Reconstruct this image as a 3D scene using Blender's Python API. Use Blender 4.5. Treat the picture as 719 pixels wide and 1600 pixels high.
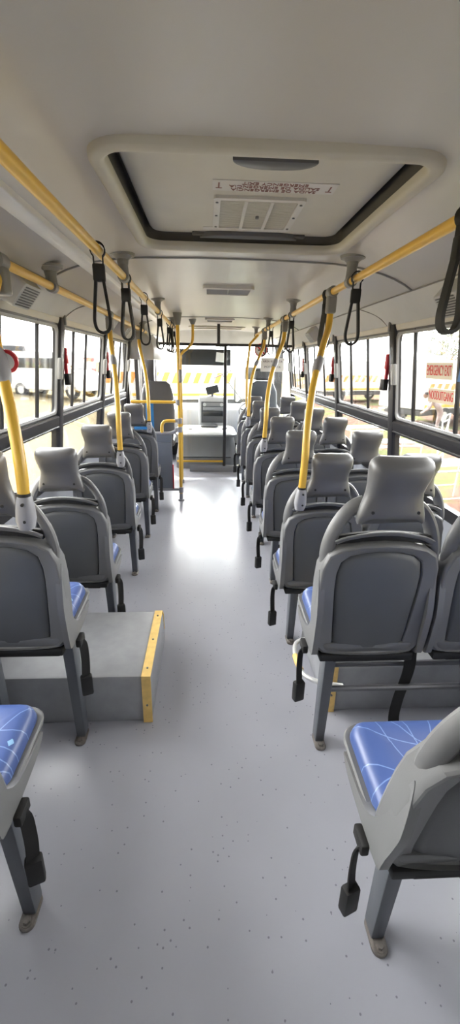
import bpy, bmesh, math, random
from mathutils import Vector, Matrix
random.seed(7)
PI = math.pi
for o in list(bpy.data.objects):
    bpy.data.objects.remove(o)
S = bpy.context.scene
C = S.collection

# ------------------------------------------------------------------ camera
cd = bpy.data.cameras.new('camera')
cam = bpy.data.objects.new('camera', cd)
C.objects.link(cam)
S.camera = cam
F_PX, VX, VY, CAM_Z = 660.0, 325.0, 566.0, 1.60
cd.sensor_fit = 'VERTICAL'
cd.sensor_height = 36.0
cd.sensor_width = 36.0
cd.lens = 36.0 * F_PX / 1600.0
cd.clip_start = 0.02
cd.clip_end = 300
_d = Vector((VX - 359.5, 800 - VY, F_PX)).normalized()          # world +Y seen from the camera
_x = Vector((0, 1, 0)).cross(_d).normalized()
_z = _d.cross(_x)
cam.matrix_world = Matrix(((_x.x, _x.y, -_x.z, 0), (_d.x, _d.y, -_d.z, 0), (_z.x, _z.y, -_z.z, CAM_Z), (0, 0, 0, 1)))

# ------------------------------------------------------------------ light
S.view_settings.view_transform = 'Standard'
S.view_settings.look = 'None'
S.view_settings.gamma = 1.0
S.view_settings.use_curve_mapping = False
S.view_settings.exposure = 1.66
S.cycles.use_denoising = True
S.cycles.max_bounces = 10
S.cycles.diffuse_bounces = 6
S.cycles.transparent_max_bounces = 24
S.cycles.sample_clamp_indirect = 6.0
S.cycles.caustics_reflective = False
W = bpy.data.worlds.new('overcast_sky')
S.world = W
W.use_nodes = True
bg = W.node_tree.nodes['Background']
bg.inputs[0].default_value = (1.0, 0.985, 0.965, 1)
_n = W.node_tree.nodes                                   # thin cloud, much brighter towards the sun ahead of the bus
_tc = _n.new('ShaderNodeTexCoord')
_dp = _n.new('ShaderNodeVectorMath'); _dp.operation = 'DOT_PRODUCT'
_dp.inputs[1].default_value = Vector((-0.1, 0.93, 0.35)).normalized()
_mr = _n.new('ShaderNodeMapRange'); _mr.interpolation_type = 'SMOOTHSTEP'
_mr.inputs['From Min'].default_value = 0.0
_mr.inputs['From Max'].default_value = 1.0
_mr.inputs['To Min'].default_value = 1.9
_mr.inputs['To Max'].default_value = 16.0
W.node_tree.links.new(_tc.outputs['Generated'], _dp.inputs[0])
W.node_tree.links.new(_dp.outputs['Value'], _mr.inputs[0])
W.node_tree.links.new(_mr.outputs[0], bg.inputs[1])
sd = bpy.data.lights.new('sun', 'SUN')
sd.energy = 5.0
sd.angle = math.radians(3)
sd.color = (1, 0.97, 0.93)
sun = bpy.data.objects.new('sun', sd)
C.objects.link(sun)
sun.rotation_euler = Vector((0.0, -0.74, -0.67)).to_track_quat('-Z', 'Y').to_euler()


# ------------------------------------------------------------------ materials
def mat(name, col, rough=0.5, metal=0.0, noise=0.0, nscale=8.0, bump=0.0, bscale=200.0, spec=0.5, emit=0.0):
    m = bpy.data.materials.new(name)
    m.use_nodes = True
    nt = m.node_tree
    b = nt.nodes['Principled BSDF']
    b.inputs['Base Color'].default_value = (*col, 1)
    b.inputs['Roughness'].default_value = rough
    b.inputs['Metallic'].default_value = metal
    b.inputs['Specular IOR Level'].default_value = spec
    tc = nt.nodes.new('ShaderNodeTexCoord')
    n = nt.nodes.new('ShaderNodeTexNoise')
    n.inputs['Scale'].default_value = nscale
    n.inputs['Detail'].default_value = 4
    nt.links.new(tc.outputs['Object'], n.inputs['Vector'])
    r = nt.nodes.new('ShaderNodeValToRGB')
    k = noise if noise else 0.03
    r.color_ramp.elements[0].color = tuple(c * (1 - k) for c in col) + (1,)
    r.color_ramp.elements[1].color = tuple(min(1, c * (1 + k)) for c in col) + (1,)
    r.color_ramp.elements[0].position = 0.3
    r.color_ramp.elements[1].position = 0.7
    nt.links.new(n.outputs['Fac'], r.inputs['Fac'])
    nt.links.new(r.outputs['Color'], b.inputs['Base Color'])
    if bump:
        n2 = nt.nodes.new('ShaderNodeTexNoise')
        n2.inputs['Scale'].default_value = bscale
        bp = nt.nodes.new('ShaderNodeBump')
        bp.inputs['Strength'].default_value = bump
        bp.inputs['Distance'].default_value = 0.002
        nt.links.new(tc.outputs['Object'], n2.inputs['Vector'])
        nt.links.new(n2.outputs['Fac'], bp.inputs['Height'])
        nt.links.new(bp.outputs['Normal'], b.inputs['Normal'])
    if emit:
        b.inputs['Emission Color'].default_value = (*col, 1)
        b.inputs['Emission Strength'].default_value = emit
    return m


def glass_mat(name, tint=(0.97, 0.98, 0.98), refl=0.6):
    m = bpy.data.materials.new(name)
    m.use_nodes = True
    nt = m.node_tree
    nt.nodes.clear()
    out = nt.nodes.new('ShaderNodeOutputMaterial')
    mx = nt.nodes.new('ShaderNodeMixShader')
    tr = nt.nodes.new('ShaderNodeBsdfTransparent')
    gl = nt.nodes.new('ShaderNodeBsdfGlossy')
    fr = nt.nodes.new('ShaderNodeFresnel')
    ml = nt.nodes.new('ShaderNodeMath')
    ml.operation = 'MULTIPLY'
    ml.inputs[1].default_value = refl
    tr.inputs[0].default_value = (*tint, 1)
    gl.inputs['Roughness'].default_value = 0.03
    fr.inputs[0].default_value = 1.45
    nt.links.new(fr.outputs[0], ml.inputs[0])
    nt.links.new(ml.outputs[0], mx.inputs[0])
    nt.links.new(tr.outputs[0], mx.inputs[1])
    nt.links.new(gl.outputs[0], mx.inputs[2])
    nt.links.new(mx.outputs[0], out.inputs[0])
    return m


M = {}
M['ceiling'] = mat('cream_ceiling_laminate', (0.505, 0.485, 0.46), 0.33, noise=0.03, nscale=2, bump=0.04, bscale=300)
M['cove'] = mat('grey_cove_panel', (0.60, 0.60, 0.58), 0.5)
M['strip'] = mat('beige_window_strip', (0.62, 0.58, 0.50), 0.45)
M['fiber'] = mat('beige_fibreglass', (0.50, 0.47, 0.39), 0.45)
M['lid'] = mat('beige_hatch_lid', (0.56, 0.53, 0.45), 0.5)
M['wall'] = mat('grey_side_panel', (0.33, 0.34, 0.36), 0.5)
M['black'] = mat('black_window_frame', (0.028, 0.027, 0.03), 0.35)
M['rubber'] = mat('black_rubber', (0.010, 0.010, 0.0105), 0.6)
M['strap'] = mat('black_webbing', (0.009, 0.0085, 0.0085), 0.75, bump=0.3, bscale=900)
M['shell'] = mat('grey_seat_plastic', (0.150, 0.150, 0.151), 0.42, bump=0.10, bscale=500)
M['panel'] = mat('dark_grey_back_panel', (0.088, 0.091, 0.093), 0.46, bump=0.12, bscale=500)
M['head'] = mat('grey_headrest_plastic', (0.125, 0.124, 0.125), 0.38, bump=0.12, bscale=450)
M['leg'] = mat('grey_steel_leg', (0.095, 0.103, 0.118), 0.4)
M['foot'] = mat('worn_steel_foot', (0.20, 0.18, 0.165), 0.5, 0.4, noise=0.3, nscale=40)
M['yellow'] = mat('yellow_powder_coat', (0.74, 0.45, 0.06), 0.30, noise=0.04)
M['yellowstrip'] = mat('yellow_edge_strip', (0.85, 0.58, 0.19), 0.45, noise=0.10, nscale=30)
M['clamp'] = mat('light_grey_clamp', (0.30, 0.30, 0.32), 0.42)
M['bracket'] = mat('grey_bracket', (0.20, 0.195, 0.185), 0.42)
M['alu'] = mat('brushed_aluminium', (0.72, 0.72, 0.71), 0.35, 0.4)
M['steel'] = mat('dark_steel_tube', (0.17, 0.17, 0.18), 0.35, 0.6)
M['red'] = mat('red_plastic', (0.55, 0.02, 0.03), 0.4)
M['whitep'] = mat('white_plastic', (0.75, 0.75, 0.73), 0.4)
M['greyp'] = mat('mid_grey_plastic', (0.34, 0.34, 0.34), 0.45)
M['speaker'] = mat('grey_speaker_plastic', (0.46, 0.46, 0.45), 0.45)
M['dash'] = mat('light_grey_dashboard', (0.58, 0.58, 0.58), 0.45)
M['dashd'] = mat('charcoal_dashboard', (0.10, 0.10, 0.105), 0.45)
M['hood'] = mat('mid_grey_engine_cover', (0.30, 0.30, 0.305), 0.45)
M['screen'] = mat('dark_screen', (0.03, 0.032, 0.035), 0.15)
M['modesty'] = mat('blue_grey_panel', (0.185, 0.205, 0.24), 0.45)
M['blue'] = mat('bright_blue_fabric', (0.03, 0.22, 0.55), 0.6)
M['paper'] = mat('white_paper', (0.80, 0.80, 0.80), 0.7)
M['cream'] = mat('cream_decal', (0.88, 0.76, 0.58), 0.5)
M['decalred'] = mat('red_decal_ink', (0.80, 0.06, 0.05), 0.5)
M['ink'] = mat('dark_ink', (0.08, 0.06, 0.06), 0.6)
M['label'] = mat('pale_hatch_label', (0.60, 0.58, 0.54), 0.5)
M['labelred'] = mat('dull_red_ink', (0.26, 0.12, 0.10), 0.6)
M['poster'] = mat('blue_poster', (0.05, 0.17, 0.42), 0.5, noise=0.5, nscale=9)
M['box'] = mat('grey_vinyl_box', (0.31, 0.315, 0.33), 0.5, noise=0.08, nscale=14)
M['boxd'] = mat('dark_vinyl_side', (0.19, 0.19, 0.20), 0.55, noise=0.08, nscale=14)
M['gap'] = mat('dark_hatch_gap', (0.085, 0.08, 0.07), 0.6)
M['glass'] = glass_mat('window_glass')
M['pglass'] = glass_mat('partition_glass', (0.95, 0.97, 0.97), 1.0)
M['white'] = mat('white_vehicle_paint', (0.80, 0.80, 0.80), 0.35)
M['orange'] = mat('orange_vehicle_paint', (0.85, 0.30, 0.06), 0.4)
M['navy'] = mat('navy_cloth', (0.06, 0.09, 0.22), 0.8)
M['brown'] = mat('brown_cloth', (0.26, 0.19, 0.18), 0.8)
M['skin'] = mat('brown_skin', (0.22, 0.12, 0.08), 0.55)
M['hairm'] = mat('black_hair', (0.012, 0.010, 0.010), 0.7)
M['leaf'] = mat('grey_green_leaves', (0.22, 0.24, 0.15), 0.7, noise=0.5, nscale=20)
M['bark'] = mat('grey_bark', (0.28, 0.22, 0.18), 0.8, noise=0.3, nscale=12)
M['wood'] = mat('brown_timber', (0.34, 0.19, 0.11), 0.7, noise=0.25, nscale=10)


def cushion_mat():
    m = mat('blue_patterned_vinyl', (0.055, 0.092, 0.245), 0.38)
    nt = m.node_tree
    b = nt.nodes['Principled BSDF']
    base_link = b.inputs['Base Color'].links[0]
    base = base_link.from_socket
    tc = [n for n in nt.nodes if n.type == 'TEX_COORD'][0]
    col = base
    arcs = ((-0.42, 0.10, 0.40), (0.30, 0.40, 0.42), (0.05, -0.45, 0.50), (-0.30, -0.30, 0.38), (0.45, -0.05, 0.36), (0.10, 0.55, 0.46), (-0.55, 0.35, 0.62), (0.50, 0.30, 0.62), (-0.15, 0.48, 0.60))
    for k, (ax, ay, ar) in enumerate(arcs):                 # thin printed arcs
        d0 = nt.nodes.new('ShaderNodeVectorMath'); d0.operation = 'DISTANCE'
        fl = nt.nodes.new('ShaderNodeVectorMath'); fl.operation = 'MULTIPLY'
        fl.inputs[1].default_value = (1, 1, 0.5)
        nt.links.new(tc.outputs['Object'], fl.inputs[0])
        nt.links.new(fl.outputs[0], d0.inputs[0])
        d0.inputs[1].default_value = (ax, ay, 0.25)
        a = nt.nodes.new('ShaderNodeMath'); a.operation = 'SUBTRACT'; a.inputs[1].default_value = ar
        nt.links.new(d0.outputs['Value'], a.inputs[0])
        c = nt.nodes.new('ShaderNodeMath'); c.operation = 'ABSOLUTE'
        nt.links.new(a.outputs[0], c.inputs[0])
        d = nt.nodes.new('ShaderNodeMath'); d.operation = 'LESS_THAN'; d.inputs[1].default_value = 0.0016
        nt.links.new(c.outputs[0], d.inputs[0])
        mx = nt.nodes.new('ShaderNodeMix'); mx.data_type = 'RGBA'
        mx.inputs[7].default_value = (0.16, 0.24, 0.46, 1)
        nt.links.new(d.outputs[0], mx.inputs[0])
        nt.links.new(col, mx.inputs[6])
        col = mx.outputs[2]
    v = nt.nodes.new('ShaderNodeTexVoronoi')
    v.distance = 'MANHATTAN'
    v.inputs['Scale'].default_value = 7.0
    nt.links.new(tc.outputs['Object'], v.inputs['Vector'])
    d = nt.nodes.new('ShaderNodeMath'); d.operation = 'LESS_THAN'; d.inputs[1].default_value = 0.085
    nt.links.new(v.outputs['Distance'], d.inputs[0])
    mx = nt.nodes.new('ShaderNodeMix'); mx.data_type = 'RGBA'
    mx.inputs[7].default_value = (0.24, 0.42, 0.62, 1)
    nt.links.new(d.outputs[0], mx.inputs[0])
    nt.links.new(col, mx.inputs[6])
    nt.links.new(mx.outputs[2], b.inputs['Base Color'])
    return m


def floor_mat():
    m = mat('grey_speckled_vinyl_floor', (0.395, 0.40, 0.445), 0.27, noise=0.05, nscale=1.5, spec=0.38)
    nt = m.node_tree
    b = nt.nodes['Principled BSDF']
    base = b.inputs['Base Color'].links[0].from_socket
    tc = [n for n in nt.nodes if n.type == 'TEX_COORD'][0]
    v = nt.nodes.new('ShaderNodeTexVoronoi')
    v.inputs['Scale'].default_value = 55.0
    nt.links.new(tc.outputs['Object'], v.inputs['Vector'])
    sep = nt.nodes.new('ShaderNodeSeparateColor')
    nt.links.new(v.outputs['Color'], sep.inputs[0])
    g = nt.nodes.new('ShaderNodeMath'); g.operation = 'GREATER_THAN'; g.inputs[1].default_value = 0.82
    nt.links.new(sep.outputs[0], g.inputs[0])
    d = nt.nodes.new('ShaderNodeMath'); d.operation = 'LESS_THAN'; d.inputs[1].default_value = 0.17
    nt.links.new(v.outputs['Distance'], d.inputs[0])
    a = nt.nodes.new('ShaderNodeMath'); a.operation = 'MULTIPLY'
    nt.links.new(g.outputs[0], a.inputs[0]); nt.links.new(d.outputs[0], a.inputs[1])
    a2 = nt.nodes.new('ShaderNodeMath'); a2.operation = 'MULTIPLY'; a2.inputs[1].default_value = 0.6
    nt.links.new(a.outputs[0], a2.inputs[0])
    mx = nt.nodes.new('ShaderNodeMix'); mx.data_type = 'RGBA'
    mx.inputs[7].default_value = (0.10, 0.10, 0.12, 1)
    nt.links.new(a2.outputs[0], mx.inputs[0])
    nt.links.new(base, mx.inputs[6])
    nt.links.new(mx.outputs[2], b.inputs['Base Color'])
    return m


def ground_mat():
    m = bpy.data.materials.new('dry_ground')
    m.use_nodes = True
    nt = m.node_tree
    b = nt.nodes['Principled BSDF']
    b.inputs['Roughness'].default_value = 1.0
    b.inputs['Specular IOR Level'].default_value = 0.0
    tc = nt.nodes.new('ShaderNodeTexCoord')
    sx = nt.nodes.new('ShaderNodeSeparateXYZ')
    nt.links.new(tc.outputs['Object'], sx.inputs[0])
    n = nt.nodes.new('ShaderNodeTexNoise'); n.inputs['Scale'].default_value = 0.5; n.inputs['Detail'].default_value = 6
    n2 = nt.nodes.new('ShaderNodeTexNoise'); n2.inputs['Scale'].default_value = 6; n2.inputs['Detail'].default_value = 8
    nt.links.new(tc.outputs['Object'], n.inputs['Vector'])
    nt.links.new(tc.outputs['Object'], n2.inputs['Vector'])
    g1 = nt.nodes.new('ShaderNodeValToRGB')
    g1.color_ramp.elements[0].color = (0.115, 0.094, 0.055, 1)
    g1.color_ramp.elements[1].color = (0.18, 0.155, 0.105, 1)
    nt.links.new(n2.outputs['Fac'], g1.inputs[0])
    d1 = nt.nodes.new('ShaderNodeValToRGB')
    d1.color_ramp.elements[0].color = (0.085, 0.05, 0.038, 1)
    d1.color_ramp.elements[1].color = (0.15, 0.10, 0.08, 1)
    nt.links.new(n2.outputs['Fac'], d1.inputs[0])
    gr = nt.nodes.new('ShaderNodeValToRGB')
    gr.color_ramp.elements[0].color = (0.07, 0.08, 0.034, 1)
    gr.color_ramp.elements[1].color = (0.11, 0.12, 0.06, 1)
    nt.links.new(n2.outputs['Fac'], gr.inputs[0])
    pt = nt.nodes.new('ShaderNodeValToRGB')
    pt.color_ramp.elements[0].position = 0.47
    pt.color_ramp.elements[1].position = 0.53
    nt.links.new(n.outputs['Fac'], pt.inputs[0])
    mr = nt.nodes.new('ShaderNodeMix'); mr.data_type = 'RGBA'
    nt.links.new(pt.outputs[0], mr.inputs[0]); nt.links.new(d1.outputs[0], mr.inputs[6]); nt.links.new(gr.outputs[0], mr.inputs[7])
    ml = nt.nodes.new('ShaderNodeMath'); ml.operation = 'GREATER_THAN'; ml.inputs[1].default_value = 0.1
    nt.links.new(sx.outputs[0], ml.inputs[0])
    mx = nt.nodes.new('ShaderNodeMix'); mx.data_type = 'RGBA'
    nt.links.new(ml.outputs[0], mx.inputs[0]); nt.links.new(g1.outputs[0], mx.inputs[6]); nt.links.new(mr.outputs[2], mx.inputs[7])
    nt.links.new(mx.outputs[2], b.inputs['Base Color'])
    return m


M['cushion'] = cushion_mat()
M['floor'] = floor_mat()
M['ground'] = ground_mat()


# ------------------------------------------------------------------ mesh helpers
class MB:
    def __init__(s):
        s.v, s.f = [], []

    def add(s, vs, fs):
        k = len(s.v)
        s.v += [tuple(v) for v in vs]
        s.f += [tuple(i + k for i in f) for f in fs]
        return s

    def box(s, c, d, bev=0.0, rot=None, seg=2):
        bm = bmesh.new()
        bmesh.ops.create_cube(bm, size=1)
        for v in bm.verts:
            v.co = Vector((v.co.x * d[0], v.co.y * d[1], v.co.z * d[2]))
        if bev:
            bmesh.ops.bevel(bm, geom=list(bm.edges), offset=min(bev, min(d) * 0.49), segments=seg, profile=0.5, affect='EDGES')
        R = rot if rot is not None else Matrix.Identity(3)
        bm.verts.index_update()
        s.add([R @ v.co + Vector(c) for v in bm.verts], [[v.index for v in f.verts] for f in bm.faces])
        bm.free()
        return s

    def loft(s, rings, cap=(True, True), loop=False):
        n = len(rings[0])
        vs = [p for r in rings for p in r]
        fs = []
        m = len(rings)
        for i in range(m if loop else m - 1):
            j = (i + 1) % m
            for k in range(n):
                l = (k + 1) % n
                fs.append((i * n + k, i * n + l, j * n + l, j * n + k))
        if not loop:
            if cap[0]:
                fs.append(tuple(range(n - 1, -1, -1)))
            if cap[1]:
                fs.append(tuple((m - 1) * n + k for k in range(n)))
        return s.add(vs, fs)

    def tube(s, pts, r, n=12, closed=False, flat=None, ref=None):
        """Sweep a circle (or an ellipse r x flat) along pts."""
        pts = [Vector(p) for p in pts]
        m = len(pts)
        rings = []
        prev = None
        for i, p in enumerate(pts):
            if closed:
                t = (pts[(i + 1) % m] - pts[i - 1]).normalized()
            else:
                t = (pts[min(i + 1, m - 1)] - pts[max(i - 1, 0)]).normalized()
            if ref is not None:
                a = Vector(ref) - t * Vector(ref).dot(t)
            elif prev is None:
                a = t.orthogonal()
            else:
                a = prev - t * prev.dot(t)
            a.normalize()
            prev = a
            b = t.cross(a)
            rr = r[i] if isinstance(r, (list, tuple)) else r
            fl = flat if flat is not None else rr
            rings.append([p + a * (rr * math.cos(2 * PI * k / n)) + b * (fl * math.sin(2 * PI * k / n)) for k in range(n)])
        return s.loft(rings, loop=closed)

    def band(s, pts, w, t, side, closed=False):
        """Flat strap: rectangular section, w along `side`, t across."""
        pts = [Vector(p) for p in pts]
        m = len(pts)
        rings = []
        for i, p in enumerate(pts):
            tg = (pts[(i + 1) % m] - pts[i - 1]) if closed else (pts[min(i + 1, m - 1)] - pts[max(i - 1, 0)])
            tg.normalize()
            a = Vector(side) - tg * Vector(side).dot(tg)
            a.normalize()
            b = tg.cross(a)
            rings.append([p + a * (w / 2 * x) + b * (t / 2 * y) for x, y in ((-1, -1), (1, -1), (1, 1), (-1, 1))])
        return s.loft(rings, loop=closed)

    def cyl(s, a, b, r, n=16, r2=None):
        a, b = Vector(a), Vector(b)
        t = (b - a).normalized()
        u = t.orthogonal().normalized()
        w = t.cross(u)
        r2 = r if r2 is None else r2
        return s.loft([[a + (u * math.cos(2 * PI * k / n) + w * math.sin(2 * PI * k / n)) * r for k in range(n)],
                       [b + (u * math.cos(2 * PI * k / n) + w * math.sin(2 * PI * k / n)) * r2 for k in range(n)]])

    def prism(s, poly, axis, a, b):
        """Extrude a polygon (list of 2D points) along axis from a to b."""
        def P(u, v, w):
            return {'x': (w, u, v), 'y': (u, w, v), 'z': (u, v, w)}[axis]
        return s.loft([[P(u, v, a) for u, v in poly], [P(u, v, b) for u, v in poly]])

    def xf(s, fn):
        s.v = [tuple(fn(Vector(v))) for v in s.v]
        return s

    def mesh(s, name, smooth=True, angle=35, bev=0.0):
        me = bpy.data.meshes.new(name)
        me.from_pydata(s.v, [], s.f)
        bm = bmesh.new()
        bm.from_mesh(me)
        bmesh.ops.recalc_face_normals(bm, faces=bm.faces)
        if bev:
            ed = [e for e in bm.edges if len(e.link_faces) == 2 and e.calc_face_angle() > math.radians(40)]
            bmesh.ops.bevel(bm, geom=ed, offset=bev, segments=2, profile=0.5, affect='EDGES', clamp_overlap=True)
        bm.to_mesh(me)
        bm.free()
        if smooth:
            me.shade_smooth()
            me.set_sharp_from_angle(angle=math.radians(angle))
        return me


def obj(name, mb, m, parent=None, **kw):
    me = mb.mesh(name, **kw) if isinstance(mb, MB) else mb
    if m is not None:
        me.materials.clear()
        me.materials.append(M[m])
    o = bpy.data.objects.new(name, me)
    C.objects.link(o)
    o.parent = parent
    return o


def tag(o, label, cat, group=None):
    o['label'] = label
    o['category'] = cat
    if group:
        o['group'] = group
    return o


def thing(name, label, cat, loc=(0, 0, 0), group=None, rz=0):
    o = bpy.data.objects.new(name, None)
    C.objects.link(o)
    o.location = loc
    o.rotation_euler = (0, 0, rz)
    return tag(o, label, cat, group)


def struct(name, mb, m, parent=None, **kw):
    o = obj(name, mb, m, parent, **kw)
    if parent is None:
        o['kind'] = 'structure'
    return o


def copy_tree(o, parent=None):
    c = o.copy()
    C.objects.link(c)
    c.parent = parent
    for ch in list(o.children):
        copy_tree(ch, c)
    return c


def smooth_path(pts, per=6, closed=False):
    pts = [Vector(p) for p in pts]
    n = len(pts)
    out = []
    for i in range(n if closed else n - 1):
        if closed:
            p0, p1, p2, p3 = pts[i - 1], pts[i], pts[(i + 1) % n], pts[(i + 2) % n]
        else:
            p0, p1, p2, p3 = pts[max(i - 1, 0)], pts[i], pts[i + 1], pts[min(i + 2, n - 1)]
        for k in range(per):
            t = k / per
            out.append(0.5 * ((2 * p1) + (p2 - p0) * t + (2 * p0 - 5 * p1 + 4 * p2 - p3) * t * t + (3 * p1 - p0 - 3 * p2 + p3) * t ** 3))
    if not closed:
        out.append(pts[-1])
    return out


def rrect(x0, x1, y0, y1, r, n=6):
    out = []
    for cx, cy, a0 in ((x1 - r, y1 - r, 0), (x0 + r, y1 - r, PI / 2), (x0 + r, y0 + r, PI), (x1 - r, y0 + r, 1.5 * PI)):
        for k in range(n + 1):
            a = a0 + PI / 2 * k / n
            out.append((cx + r * math.cos(a), cy + r * math.sin(a)))
    return out


def text_mesh(s, size, depth=0.0008):
    cu = bpy.data.curves.new('lettering', 'FONT')
    cu.body = s
    cu.size = size
    cu.extrude = depth
    cu.align_x = 'CENTER'
    cu.align_y = 'CENTER'
    to = bpy.data.objects.new('lettering', cu)
    C.objects.link(to)
    bpy.context.view_layer.update()
    me = bpy.data.meshes.new_from_object(to.evaluated_get(bpy.context.evaluated_depsgraph_get()))
    bpy.data.objects.remove(to)
    return me


def lettering(s, size, m, parent, mw, sx=1.0, name='lettering'):
    me = text_mesh(s, size)
    me.transform(Matrix.Diagonal((sx, 1, 1, 1)))
    me.transform(mw)
    return obj(name, me, m, parent)


# ------------------------------------------------------------------ bus shell
CX = 0.135                      # centre line of the bus
Y0, Y1 = -0.55, 7.7             # rear wall, windscreen
ZS, ZB, ZT = 0.80, 1.21, 1.835  # sill, belt rail, window head


def hw(z):
    return 1.165 - 0.13 * (max(z, ZS) - 1.2)


def wp(side, y, z, d=0.0):
    """Point on a side wall, d metres into the bus."""
    return Vector((CX + side * (hw(z) - d), y, z))


floor_mb = MB().box((CX, (Y0 + Y1) / 2, -0.04), (2.44, Y1 - Y0, 0.08))
struct('floor', floor_mb, 'floor')

prof = [(0, 2.105), (0.2, 2.104), (0.40, 2.10), (0.45, 2.099), (0.53, 2.095), (0.62, 2.086), (0.70, 2.074), (0.78, 2.056), (0.85, 2.034), (0.91, 2.008), (0.955, 1.982)]


def ceil_z(x):
    u = abs(x - CX)
    for (a, za), (b, zb) in zip(prof, prof[1:]):
        if u <= b:
            return za + (zb - za) * (u - a) / (b - a)
    return prof[-1][1]


us = sorted(set([-a for a, _ in prof] + [a for a, _ in prof]))
HX0, HX1, HY0, HY1 = CX - 0.40, CX + 0.45, 1.285, 2.205      # roof hatch opening
ys = [Y0, 0.2, 0.8, HY0, 1.8, HY1, 3, 4, 5, 6, 7, Y1]
cv = [(CX + u, y, ceil_z(CX + u)) for y in ys for u in us]
nf = len(us)
cf = []
for j in range(len(ys) - 1):
    for i in range(nf - 1):
        mx, my = CX + (us[i] + us[i + 1]) / 2, (ys[j] + ys[j + 1]) / 2
        if HX0 < mx < HX1 and HY0 < my < HY1:
            continue
        cf.append((j * nf + i, j * nf + i + 1, (j + 1) * nf + i + 1, (j + 1) * nf + i))
struct('ceiling', MB().add(cv, cf), 'ceiling', angle=60)

for side, nm in ((-1, 'left'), (1, 'right')):
    # lower wall panel
    struct('wall_' + nm, MB().box((CX + side * (hw(ZS) + 0.02), (Y0 + Y1) / 2, 0.38), (0.05, Y1 - Y0, 0.90)), 'wall')
    # cove panel between ceiling and windows
    cp = [(0.955, 1.982), (0.985, 1.945), (1.015, 1.905), (1.045, 1.868), (1.068, 1.842)]
    m = MB()
    m.loft([[(CX + side * u, y, z) for u, z in cp] + [(CX + side * (u + 0.03), y, z + 0.02) for u, z in reversed(cp)] for y in (Y0, Y1 - 0.4)])
    struct('trim_1' if side < 0 else 'trim_2', m, 'cove')
    # beige strip over the windows
    m = MB().loft([[(CX + side * u, y, z) for u, z in ((1.060, 1.846), (1.072, 1.812), (1.115, 1.812), (1.115, 1.86))] for y in (Y0, Y1 - 0.4)])
    struct('trim_3' if side < 0 else 'trim_4', m, 'strip', bev=0.004)
    # thin dark joint where the cove panel meets the ceiling
    m = MB().tube([(CX + side * 0.953, y, 1.979) for y in (Y0, Y1 - 0.4)], 0.004, 6)
    struct('trim_5' if side < 0 else 'trim_6', m, 'bracket')

# curved joint in the cove panel of the single-seat side, straight joint on the other side
struct('trim_7', MB().tube(smooth_path([(CX - 0.952, 3.35, 1.975), (CX - 1.0, 3.15, 1.925), (CX - 1.03, 3.06, 1.885), (CX - 1.064, 3.03, 1.848)]), 0.004, 6), 'bracket')
struct('trim_8', MB().tube(smooth_path([(CX + 0.958, 3.30, 1.975), (CX + 1.0, 3.12, 1.925), (CX + 1.03, 3.04, 1.885), (CX + 1.064, 3.02, 1.848)]), 0.003, 6), 'bracket')
# ceiling seams across the bus
for i, (y, r) in enumerate(((2.47, 0.007), (5.45, 0.006))):
    struct('trim_%d' % (9 + i), MB().tube([(CX + u * 0.9999, y, ceil_z(CX + u) - 0.001) for u in us], r, 6), 'bracket')
# aluminium channel along the ceiling beside the inner rail
struct('trim_11', MB().loft([[(-0.655, y, 2.058), (-0.645, y, 2.045), (-0.585, y, 2.055), (-0.575, y, 2.075), (-0.585, y, 2.11), (-0.65, y, 2.10)] for y in (Y0, 5.9)]), 'alu', bev=0.004)
# walls ends
m = MB()
m.box((CX, Y0 - 0.03, 1.05), (2.44, 0.06, 2.2))  # out of view; kept solid, without a rear window, to dim the rear
struct('wall_rear', m, 'wall')
for sd_, nm in ((-1, 'left'), (1, 'right')):              # unseen panels added over the rearmost window bays to darken the near ceiling
    struct('wall_rear_' + nm, MB().loft([[(CX + sd_ * (hw(z) - d), y, z) for y, z in ((Y0, 0.78), (0.225, 0.78), (0.225, 1.87), (Y0, 1.87))] for d in (0.0, -0.03)]), 'wall')

# ------------------------------------------------------------------ side windows
pill_r = [-0.45, 0.2, 1.55, 2.92, 4.24, 5.60, 6.70]
pill_l = [-0.45, 0.25, 1.60, 2.98, 4.22, 5.45]
mull_r = {2: (2.15, 2.63), 3: (3.42, 3.83), 4: (4.75, 5.15), 5: (6.05, 6.4)}
mull_l = {2: (2.15, 2.61), 3: (3.29, 3.62), 4: (4.65, 5.0)}
wn = 0


def latch_mb(side, y):
    m = MB()
    m.box((0, 0, 0), (0.022, 0.045, 0.13), 0.006)
    m.box((0.012, 0.0, 0), (0.012, 0.03, 0.13), 0.004)
    m.xf(lambda v: wp(side, y + v.y, 1.545 + v.z, 0.04 + v.x * 1))
    return m


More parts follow.
